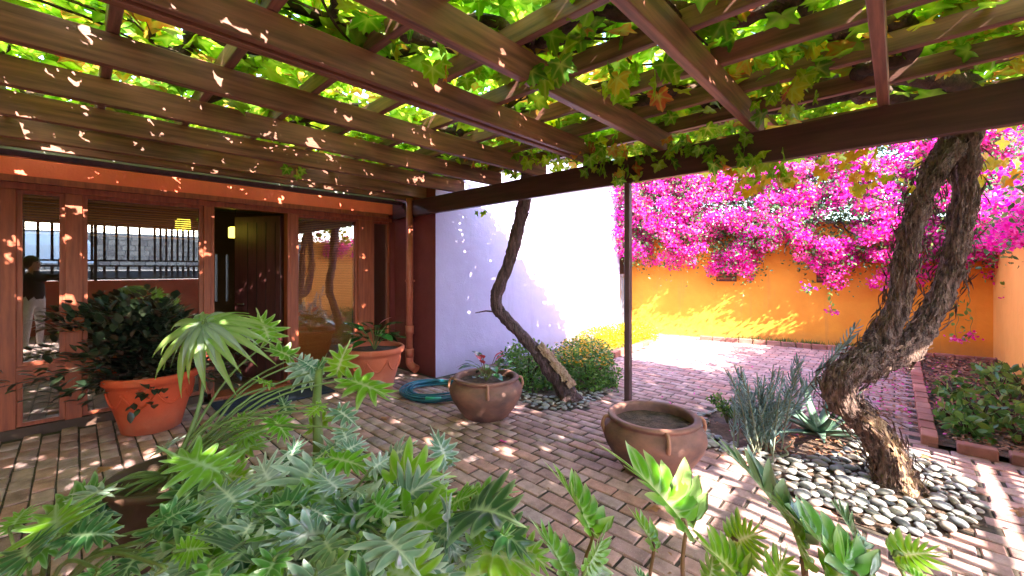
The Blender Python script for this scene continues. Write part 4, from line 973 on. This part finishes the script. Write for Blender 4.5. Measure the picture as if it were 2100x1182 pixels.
palm = finger_leaf(); palm.materials.append(philb_m)
palm2 = finger_leaf(); palm2.materials.append(phil_m)
def add_leaf(plant, crown, base, tip, up, mt=0, me=None, width=1, sred=False, sr=.0055, mid=None):
    o_ = Vector(plant.location); base, tip = Vector(base), Vector(tip); L = (tip - base).length
    me = me or random.choice(PHS[mt]); o = bpy.data.objects.new('leaf', me); C.objects.link(o); o.parent = plant
    place(o, base - o_ - (tip - base) * (.06 if me not in (globals().get('palm'), globals().get('palm2')) else 0), basis(tip - base, up) @ Matrix.Diagonal((1, width, 1)), L * 1.05)
    d = (tip - base).normalized(); m1 = mid or (Vector(crown).lerp(base, .55) + Vector((0, 0, .12 * (base - Vector(crown)).length)))
    path = catmull([Vector(crown) - base, m1 - base, Vector((0, 0, 0)), d * .02], 5)
    inv = (basis(tip - base, up) @ Matrix.Diagonal((1, width, 1)) * 1).inverted() * (1 / (L * .98))
    s_ = MB().tube(path, [sr * 1.6, sr, sr * .8], 7, False).build('stalk', stalkr_m if sred else stalk_m, plant, True)
    s_.location = base - o_; return o
# central clump
CC = at(640, 1240, 1.85); CC.z = .02
PA = root('philodendron', (CC.x, CC.y, 0), 'large spreading philodendron with silvery lobed leaves filling the lower left foreground', 'plant')
hero = [  # base px, tip px, z base, z tip, material, width
 ((462, 974), (311, 903), 1.75, 1.8, 0, 1), ((491, 1042), (425, 960), 1.5, 1.62, 2, 1.2), ((364, 1131), (452, 1118), 1.25, 1.3, 1, 1.3), ((498, 1128), (592, 1140), 1.3, 1.28, 2, 1.3),
 ((628, 1042), (697, 1058), 1.5, 1.45, 2, 1.3), ((618, 1042), (530, 1020), 1.5, 1.5, 0, 1.3), ((953, 1010), (1018, 1016), 1.7, 1.7, 1, 1.3), ((1059, 1117), (1150, 1176), 1.45, 1.4, 1, 1.1),
 ((918, 953), (889, 869), 1.9, 1.95, 2, .9), ((796, 938), (852, 905), 1.95, 1.9, 2, 1.2), ((757, 967), (812, 925), 1.8, 1.85, 2, 1.2), ((733, 1100), (722, 1178), 1.3, 1.2, 2, 1.3),
 ((590, 960), (612, 880), 1.9, 2.0, 2, 1), ((640, 950), (700, 890), 1.9, 2.0, 2, 1), ((700, 930), (760, 895), 1.9, 2, 2, 1.1), ((560, 1000), (520, 930), 1.7, 1.8, 2, 1.2),
 ((660, 1100), (700, 1165), 1.35, 1.25, 2, 1.2), ((570, 1140), (530, 1200), 1.2, 1.1, 0, 1.2), ((880, 1010), (930, 970), 1.7, 1.75, 2, 1.1), ((850, 1080), (920, 1060), 1.5, 1.5, 2, 1.2), ((980, 1060), (1050, 1050), 1.55, 1.5, 1, 1.1),
 ((900, 1120), (975, 1140), 1.4, 1.35, 2, 1), ((760, 1030), (830, 1060), 1.55, 1.5, 0, 1.3), ((812, 1130), (880, 1175), 1.3, 1.25, 0, 1.2), ((440, 1150), (400, 1230), 1.1, 1.0, 0, 1.3), ((700, 1010), (640, 950), 1.6, 1.7, 2, 1.2),
 ((1000, 1130), (1060, 1080), 1.4, 1.4, 0, 1)]
for b_, t_, z0, z1, mt, wd in hero:
    bs, tp_ = at(*b_, z0), at(*t_, z1); up = Vector((0, 0, 1)) - Vector((cA, sA, 0)) * random.uniform(.1, .9) + Vector((random.gauss(0, .25), random.gauss(0, .25), 0))
    add_leaf(PA, CC + Vector((random.gauss(0, .05), random.gauss(0, .05), 0)), bs, tp_, up, mt, width=wd * random.uniform(.9, 1.1))
for k in range(140):
    px, py = random.uniform(370, 1040), random.uniform(930, 1190)
    if py < 930 + abs(px - 680) * .32: continue
    z = 2.05 - (py - 900) / 290 * .85 + random.gauss(0, .08); bs = at(px, py, z); d = (bs - CC); d.z = 0; d = d.normalized() + Vector((random.gauss(0, .45), random.gauss(0, .45), random.uniform(-.45, .5)))
    L = random.uniform(.15, .3); mt = random.choices((0, 1, 2), (4, 3, 6))[0]; z += random.uniform(-.1, .1)
    add_leaf(PA, CC + Vector((random.gauss(0, .07), random.gauss(0, .07), 0)), bs, bs + d.normalized() * L, Vector((0, 0, 1)) - Vector((cA, sA, 0)) * random.uniform(-.2, .8) + Vector((random.gauss(0, .3), random.gauss(0, .3), 0)), mt, width=random.uniform(.9, 1.35), sred=random.random() < .2, sr=.0045)
# taller plant behind it, in the brown pot
CB = Vector((P5.x, P5.y, .44)); PB = root('philodendron', (CB.x, CB.y, .44), 'tall philodendron in the brown pot with long arching stalks and one palm like leaf', 'plant')
hb = [((553, 700), (525, 622), 2.7, 2.75, 1, 1.3), ((600, 735), (545, 700), 2.7, 2.6, 1, .8), ((690, 770), (712, 690), 2.6, 2.65, 1, 1.3), ((712, 778), (830, 815), 2.5, 2.4, 1, .9), ((610, 745), (660, 800), 2.6, 2.5, 2, 1),
      ((635, 880), (690, 840), 2.4, 2.4, 1, 1), ((640, 780), (670, 720), 2.6, 2.6, 0, 1), ((560, 790), (510, 770), 2.4, 2.3, 1, 1.1), ((690, 840), (740, 870), 2.3, 2.2, 2, 1), ((480, 880), (520, 830), 2.2, 2.3, 1, 1), ((660, 830), (620, 860), 2.3, 2.2, 1, 1.1),
      ((650, 760), (600, 720), 2.6, 2.6, 2, .9), ((560, 860), (600, 900), 2.2, 2.1, 1, 1), ((700, 880), (730, 930), 2.2, 2.1, 2, 1.1), ((590, 850), (570, 800), 2.3, 2.35, 0, 1)]
for b_, t_, z0, z1, mt, wd in hb:
    add_leaf(PB, CB + Vector((random.gauss(0, .03), random.gauss(0, .03), 0)), at(*b_, z0), at(*t_, z1), Vector((0, 0, 1)) - Vector((cA, sA, 0)) * random.uniform(.2, .8), mt, width=wd, mid=CB.lerp(at(*b_, z0), .5) + Vector((0, 0, .12)))
bs = at(418, 668, 2.35); cf = Vector((cA, sA, 0))
add_leaf(PB, CB, bs, bs - cf * .42 + Vector((0, 0, -.36)), Vector((0, 0, .8)) - cf * .6, 1, palm, width=1.15, sr=.009, mid=at(412, 820, 2.25))
add_leaf(PB, CB, bs + Vector((0, 0, .01)), bs + Vector((sA, -cA, .1)) * .42 + cf * .1, Vector((0, 0, 1)) - cf * .5, 0, palm2, width=1.1, sr=.004, mid=at(412, 820, 2.25))
MB().tube(loc(zat([(655, 1000, 2.2), (652, 900, 2.3), (650, 820, 2.4), (655, 760, 2.5)]), CB), [.03, .024, .02], 12, True, barkf(.12, 9, 3)).build('stem', stalk_m, PB, True)
for k in range(26):
    a_ = random.uniform(0, 6.28); bs = CB + Vector((math.cos(a_) * random.uniform(.1, .42), math.sin(a_) * random.uniform(.1, .42), random.uniform(-.12, .12))); d = (bs - CB).normalized(); d.z = random.uniform(-.5, .4)
    add_leaf(PB, CB, bs, bs + d.normalized() * random.uniform(.16, .28), Vector((0, 0, 1)) - cf * .6, random.choice((0, 0, 1, 2)), width=random.uniform(.9, 1.3))
# left corner plant
CL = at(60, 1300, 1.6); CL.z = .05; PL = root('philodendron', (CL.x, CL.y, 0), 'dark green philodendron with broad leaves at the lower left corner', 'plant')
for b_, t_, z0, z1, mt, wd in [((121, 1103), (100, 1010), 1.35, 1.5, 0, 1.3), ((121, 1103), (-20, 1190), 1.35, 1.2, 0, 1.2), ((130, 1100), (270, 1085), 1.35, 1.4, 0, 1.2), ((300, 1110), (390, 990), 1.4, 1.55, 0, .8), ((290, 1130), (220, 1200), 1.25, 1.1, 0, 1.1),
                              ((330, 1160), (290, 1230), 1.1, 1.05, 2, 1.2), ((60, 1150), (30, 1090), 1.2, 1.3, 0, 1.2), ((320, 1080), (420, 1010), 1.4, 1.5, 0, .8), ((200, 1170), (160, 1240), 1.1, 1.0, 0, 1.2), ((380, 1090), (340, 1020), 1.45, 1.5, 0, 1.1), ((20, 1090), (60, 1020), 1.5, 1.6, 0, 1.2)]:
    add_leaf(PL, CL, at(*b_, z0), at(*t_, z1), Vector((0, 0, 1)) - Vector((cA, sA, 0)) * .5, mt, width=wd)
# right foreground plant
CR = at(1450, 1400, 1.25); CR.z = .25; PR = root('philodendron', (CR.x, CR.y, .2), 'philodendron with upright narrow lobed leaves glowing in backlight at the lower right', 'plant')
MB().tube([(0, 0, -.2), (0, 0, .08)], [.05, .04], 12).build('crown', stalkr_m, PR)
for b_, t_, z0, z1, mt, wd, ux, red in [((1216, 1099), (1129, 926), 1.25, 1.35, 1, 1, 1.2, 1), ((1407, 1079), (1253, 885), 1.15, 1.25, 1, 1.1, .9, 1), ((1341, 1127), (1303, 1027), 1.3, 1.35, 1, 1, 1, 1), ((1500, 1113), (1580, 1085), 1.25, 1.25, 1, 1.5, .3, 1),
        ((1642, 1111), (1471, 863), 1.15, 1.3, 0, .85, 1.0, 1), ((1646, 1160), (1600, 960), 1.1, 1.2, 1, 1.0, 1, 1), ((1761, 1190), (1560, 985), 1.0, 1.15, 0, 1.0, .5, 1), ((1834, 1140), (1950, 1130), 1.1, 1.05, 1, 1, .1, 0), ((1521, 1190), (1410, 1075), 1.1, 1.15, 1, 1.3, .8, 0),
        ((1164, 1190), (1105, 1040), 1.2, 1.3, 0, .8, 1, 0), ((1760, 1120), (1700, 1000), 1.1, 1.2, 0, 1, .8, 0), ((1200, 1170), (1260, 1080), 1.2, 1.25, 0, .9, .8, 0), ((1700, 1200), (1800, 1100), 1.0, 1.05, 1, 1, .4, 1), ((1580, 1200), (1640, 1120), 1.05, 1.1, 1, 1.1, .5, 0), ((1450, 1200), (1480, 1110), 1.15, 1.2, 1, 1.2, .6, 0),
        ((1900, 1200), (1830, 1150), 1.0, 1.05, 1, 1.1, .4, 0), ((1330, 1210), (1300, 1150), 1.1, 1.15, 0, 1, .6, 0)]:
    right_v = Vector((sA, -cA, 0)); add_leaf(PR, CR, at(*b_, z0), at(*t_, z1), -Vector((cA, sA, 0)) * .5 + right_v * ux + Vector((0, 0, .45)), mt, random.choice(NARR[mt]), width=wd * 1.1, sred=bool(red), sr=.0055, mid=at(b_[0] + random.uniform(-12, 12), b_[1] + 120, z0))

# ------------------------------------------------------------------ aloe, blue senecio, jade shrub
AP = gnd(1680, 898); al = root('aloe', AP, 'blue green aloe rosette left of the shaggy trunk', 'succulent')
for k in range(17):
    a = k * 2.399; el = .12 + .95 * (k / 17); d = Vector((math.cos(a) * math.cos(el), math.sin(a) * math.cos(el), math.sin(el))); L = random.uniform(.42, .6)
    pp = catmull([Vector((0, 0, .04)), d * L * .5 + Vector((0, 0, .02)), d * L + Vector((0, 0, random.uniform(-.02, .1) - .1 * (k < 8)))], 6); V = []; Fc = []
    for i, p in enumerate(pp):
        t = i / (len(pp) - 1); wv = .046 * (1 - t) ** .8 + .002; B_ = basis(pp[min(i + 1, len(pp) - 1)] - pp[max(0, i - 1)], (0, 0, 1))
        for y, z in ((1, .35), (0, -.55), (-1, .35), (0, .02)): V.append(p + B_ @ Vector((0, y * wv, z * wv)))
    for i in range(len(pp) - 1):
        for j in range(4): x = i * 4 + j; y = i * 4 + (j + 1) % 4; Fc.append((x, y, y + 4, x + 4))
    link('leaf', mesh('leaf', V, Fc, True), aloe_m, al)
def sprig(parent, o_, path, n_, L, w_=.07):
    mb = MB(); mb.tube(path, [.006, .004], 6, False); so_ = mb.build('stem', senstem_m, parent, True); Ms = []; Ls = []
    for k in range(n_):
        t = .15 + .85 * k / n_; i = int(t * (len(path) - 2)); d = (path[i + 1] - path[i]).normalized(); u = (Matrix.Rotation(k * 2.2, 3, d) @ d.orthogonal()).normalized()
        Ms.append(basis(d * 1.0 + u * .75, u) @ Matrix.Diagonal((L * random.uniform(.8, 1.1) * (1.1 - .4 * t), L * .8, L))); Ls.append(path[i].lerp(path[i + 1], (t * (len(path) - 2)) % 1))
    scatter('needle_leaf', NARROW, Ms, Ls, sen_m, so_)
SP = gnd(1562, 925); sn = root('blue_chalk_bush', SP, 'dense blue grey needle leaved succulent bush behind the soil filled urn', 'succulent')
for k in range(42):
    b0 = Vector((random.gauss(0, .09), random.gauss(0, .09), 0)); a = random.uniform(0, 6.28); e = b0 + Vector((math.cos(a) * random.uniform(.02, .3), math.sin(a) * random.uniform(.02, .28), random.uniform(.32, .72)))
    sprig(sn, SP, catmull([b0, b0.lerp(e, .5) + Vector((0, 0, .06)), e], 5), 34, .085)
SP2 = gnd(1600, 880); sn2 = root('leaning_chalk_bush', SP2, 'long leaning blue grey needle leaved stems reaching toward the shaggy trunk', 'succulent')
for e_, m_ in (((1765, 655, 3.5), (1690, 770, 3.5)), ((1735, 700, 3.4), (1660, 790, 3.45)), ((1640, 730, 3.5), (1620, 800, 3.5))):
    pth = catmull([Vector((0, 0, 0)), at(*m_) - SP2, at(*e_) - SP2], 7); sprig(sn2, SP2, pth, 60, .12)
JP = gnd(1492, 868); jd = root('jade_shrub', JP, 'small dark green succulent shrub left of the blue grey bush', 'succulent')
for k in range(9):
    a = random.uniform(0, 6.28); e = Vector((math.cos(a) * .14, math.sin(a) * .14, random.uniform(.12, .34))); c = catmull([Vector((0, 0, 0)), e * .5 + Vector((0, 0, .05)), e], 5)
    so_ = MB().tube(c, [.009, .004], 6, False).build('stem', senstem_m, jd, True); q = [c[-1].lerp(c[4], random.random()) + Vector((random.gauss(0, .02), random.gauss(0, .02), random.gauss(0, .02))) for _ in range(26)]
    scatter('leaf', LEAF, rand_rots(26) * .045, q, bush_m, so_)
# crooked dry twigs by the stones
for p0, p1, lb in (((1600, 945), (1625, 905), 'short pale crooked twig standing in the pebbles'), ((1760, 935), (1695, 890), 'fallen grey stick lying on the soil under the aloe')):
    a, b_ = gnd(*p0), gnd(p1[0], p1[1]); b_ = at(p1[0], p1[1], proj(a)[2]) if p0[0] < 1700 else b_ + Vector((0, 0, .03))
    o = MB().tube(loc(meander(a, b_, .02, 5, p0[0]), a), [.011, .005], 6).build('twig', senstem_m); o.location = a; tag(o, lb, 'twig')

# ------------------------------------------------------------------ hose, fallen leaves
HC = gnd(893, 806); hs = root('garden_hose', (HC.x, HC.y, 0), 'teal blue garden hose coiled on the bricks behind the handled urn', 'hose')
pp = []; nt_ = 11
for i in range(nt_ * 28):
    t = i / 28; a = t * 2 * math.pi; k = int(t); rr = .34 + .05 * math.sin(k * 2.1) + .012 * math.sin(a * 2 + k); ox, oy = .035 * math.sin(k * 1.7), .035 * math.cos(k * 2.3)
    pp.append((ox + rr * math.cos(a), oy + rr * 1.05 * math.sin(a), .013 + .011 * (k * .45) + .006 * math.sin(a * 3 + k)))
MB().tube(pp, .0115, 8).build('coil', hose_m, hs, True)
i = 28 * 10 + 17; MB().tube([pp[i], pp[i + 1], pp[i + 2]], .02, 10).build('connector', tealc_m, hs, True)
fl = [(210, 965, 'curled brown leaf lying on the bricks before the deep red pot', dry_m), (1032, 908, 'pink fallen blossom on the bricks in front of the flowering urn', petal_m), (1345, 1045, 'tan dry leaf on the shaded bricks below the soil filled urn', dry_m), (2092, 1052, 'orange dry leaf on the bricks at the right edge', dry_m), (1895, 938, 'pale dry leaf on the bricks behind the pebbles', dry_m), (790, 860, 'small dry leaf on the bricks before the hose', dry_m)]
for k, (px, py, lb, mt) in enumerate(fl):
    s_ = shape_vine(k + 3, True); me = mesh('fallen_leaf', s_[0], s_[1], True, s_[2]); o = link('fallen_leaf', me, mt); tag(o, lb, 'leaf'); p = gnd(px, py)
    place(o, p + Vector((0, 0, .014)), Matrix.Rotation(k * 1.3, 3, 'Z') @ Matrix.Rotation(.25, 3, 'X'), .1 if mt is dry_m else .07)

# ------------------------------------------------------------------ white car mirrored in the window
cr = root('parked_car', (-1.4, -12.6, 1.401), 'white hatchback parked on the street, seen only as a reflection in the left window', 'car')
prof = [(-2.1, .3), (-2.15, .62), (-2.0, .82), (-1.2, .98), (-.55, 1.42), (.9, 1.47), (1.65, 1.32), (1.95, .95), (2.0, .6), (1.95, .3)]
V = []; Fc = []
for y, sc in ((-.86, .97), (-.8, 1), (.8, 1), (.86, .97)):
    for x, z in prof: V.append((x * sc, y * (1 if z < 1 else .84), z if z > .3 else .28))
n_ = len(prof)
for j in range(3):
    for i in range(n_): a, b_ = j * n_ + i, j * n_ + (i + 1) % n_; Fc.append((a, b_, b_ + n_, a + n_))
Fc += [tuple(range(n_))[::-1], tuple(range(3 * n_, 4 * n_))]
link('body', mesh('body', V, Fc), carp_m, cr)
for sy in (1, -1):
    yy = sy * .745
    for q in ([(-1.0, .98), (-.5, 1.34), (.15, 1.38), (.15, .98)], [(.22, .98), (.22, 1.38), (.9, 1.38), (1.5, 1.2), (1.55, .98)]):
        V = [(x, sy * (.845 if z < 1 else .733), z) for x, z in q]; V += [(x, y - sy * .03, z) for x, y, z in V]; k = len(q)
        link('side_window', mesh('side_window', V, [tuple(range(k)), tuple(range(k, 2 * k))[::-1]] + [(i, (i + 1) % k, (i + 1) % k + k, i + k) for i in range(k)]), glassd_m, cr)
    for x in (-1.35, 1.25):
        wh = MB().tube([(x, sy * .68, .31), (x, sy * .885, .31)], .31, 24).build('wheel', rubber_m, cr)
        MB().tube([(x, sy * .886, .31), (x, sy * .9, .31)], .2, 16).build('hub_cap', metal_m, wh)
    MB().box(1.88, sy * .6, .8, 2.0, sy * .84, 1.02, .02).build('tail_light', redlight_m, cr)
# ------------------------------------------------------------------ the person holding the phone, mirrored in the left window
PP = Vector((-.53, 0, 0))
pr = root('person', PP, 'person in dark top and white trousers, seen only mirrored in the left window', 'person')
fwd = Vector((cA, sA, 0)); rgt = Vector((sA, -cA, 0))
def b(f, r_, z): return fwd * f + rgt * r_ + Vector((0, 0, z))
ph = Vector((-.03 * cA, -.03 * sA, 1.44)) - PP
J = {}; vs, es, rs = [], [], []
def j(n_, p, r_, par=None):
    J[n_] = len(vs); vs.append(p); rs.append(r_)
    if par is not None: es.append((J[par], J[n_]))
j('pel', b(0, 0, .92), .15); j('sp', b(0, 0, 1.08), .125, 'pel'); j('ch', b(.01, 0, 1.26), .145, 'sp'); j('nk', b(0, 0, 1.42), .055, 'ch'); j('hd', b(.015, 0, 1.5), .075, 'nk'); j('hd2', b(.02, 0, 1.58), .095, 'hd'); j('hd3', b(.0, 0, 1.65), .08, 'hd2')
for s_, k in ((1, 'R'), (-1, 'L')):
    j('hip' + k, b(0, s_ * .1, .86), .1, 'pel'); j('kn' + k, b(.02, s_ * .11, .48), .06, 'hip' + k); j('an' + k, b(-.01, s_ * .12, .09), .042, 'kn' + k); j('to' + k, b(.13, s_ * .14, .04), .035, 'an' + k)
    sh_ = b(.0, s_ * .18, 1.36); hand = ph - fwd * .02 + rgt * s_ * .06; el_ = (sh_ + hand) * .5 + Vector((0, 0, -.13)) + rgt * s_ * .06
    j('sh' + k, sh_, .058, 'ch'); j('el' + k, el_, .042, 'sh' + k); wr = el_.lerp(hand, .78); j('wr' + k, wr, .028, 'el' + k); j('pa' + k, hand - Vector((0, 0, .02)), .032, 'wr' + k)
    for q in range(4): j(f'f{q}{k}', hand + Vector((0, 0, -.045 + q * .022)) - rgt * s_ * .02 + fwd * .035, .009, 'pa' + k); j(f'g{q}{k}', hand + Vector((0, 0, -.045 + q * .022)) - rgt * s_ * .045 + fwd * .045, .008, f'f{q}{k}')
    j('t' + k, hand + Vector((0, 0, .03)) - fwd * .015, .011, 'pa' + k); j('u' + k, hand + Vector((0, 0, .045)) - rgt * s_ * .03 - fwd * .01, .009, 't' + k)
me = bpy.data.meshes.new('body'); me.from_pydata([tuple(v) for v in vs], es, []); tmp = bpy.data.objects.new('tmp_body', me); C.objects.link(tmp)
sk = tmp.modifiers.new('skin', 'SKIN'); tmp.modifiers.new('sub', 'SUBSURF').levels = 1
for i, v in enumerate(me.skin_vertices[0].data): v.radius = (rs[i], rs[i]); v.use_root = (i == 0)
bpy.context.view_layer.update(); dg = bpy.context.evaluated_depsgraph_get(); bm_ = bpy.data.meshes.new_from_object(tmp.evaluated_get(dg)); bpy.data.objects.remove(tmp)
bo = bpy.data.objects.new('body', bm_); C.objects.link(bo); bo.parent = pr; bm_.materials.clear()
for m_ in (cloth_m, trous_m, skin_m, black_m): bm_.materials.append(m_)
for p in bm_.polygons:
    c = p.center; p.use_smooth = True; dh = (c - ph).length
    p.material_index = 3 if c.z < .1 else 1 if c.z < .95 and dh > .5 else 2 if dh < .16 or c.z > 1.42 and (c.xy.length < .16) else 0
hv_ = bmesh.new(); bmesh.ops.create_uvsphere(hv_, u_segments=20, v_segments=14, radius=.115)
for v in hv_.verts: v.co = Vector((v.co.x, v.co.y, v.co.z * 1.15)) + b(-.03, 0, 1.6)
me = bpy.data.meshes.new('hair'); hv_.to_mesh(me); hv_.free(); link('hair', me, hair_m, pr)
fn = MB().add([tuple(b(.115, 0, 1.575)), tuple(b(.11, .018, 1.545)), tuple(b(.11, -.018, 1.545)), tuple(b(.14, 0, 1.548))], [(0, 1, 3), (0, 3, 2), (1, 2, 3)]).build('nose', skin_m, pr)
for s_ in (1, -1): MB().tube([b(.108, s_ * .032, 1.595), b(.116, s_ * .032, 1.595)], .01, 8).build('eye', black_m, pr)
MB().tube([b(.108, -.022, 1.515), b(.113, 0, 1.512), b(.108, .022, 1.515)], .005, 6).build('mouth', redlight_m, pr)
phn = MB().box(-.075, -.004, -.037, .075, .004, .037, .003).build('phone', black_m)
phn.location = (-.03 * cA, -.03 * sA, 1.44); phn.rotation_euler = (0, 0, A - R(90)); tag(phn, 'black phone held up sideways by the mirrored person', 'phone')

# ------------------------------------------------------------------ groups of alike things
GR = {'clay_urn': 'handled clay urns on the courtyard bricks', 'terracotta_pot': 'large terracotta pots along the house front', 'pendant_lamp': 'yellow cube lamps inside the house', 'grapevine': 'grapevines climbing onto the pergola',
      'brick_edging': 'brick edgings round the planting beds', 'wall_vent': 'louvred openings in the orange wall', 'yellow_flower_clump': 'yellow green clumps along the white wall', 'bed_plant': 'leafy plants in the right bed', 'grass_tuft': 'grass tufts along the orange wall foot',
      'philodendron': 'philodendrons in the foreground', 'clipped_bush': 'bushes round the crooked vine trunk', 'anthurium': 'anthuriums in pots', 'fallen_leaf': 'single leaves fallen on the bricks'}
for o in bpy.data.objects:
    if o.parent is None and o.name.split('.')[0] in GR: o['group'] = GR[o.name.split('.')[0]]
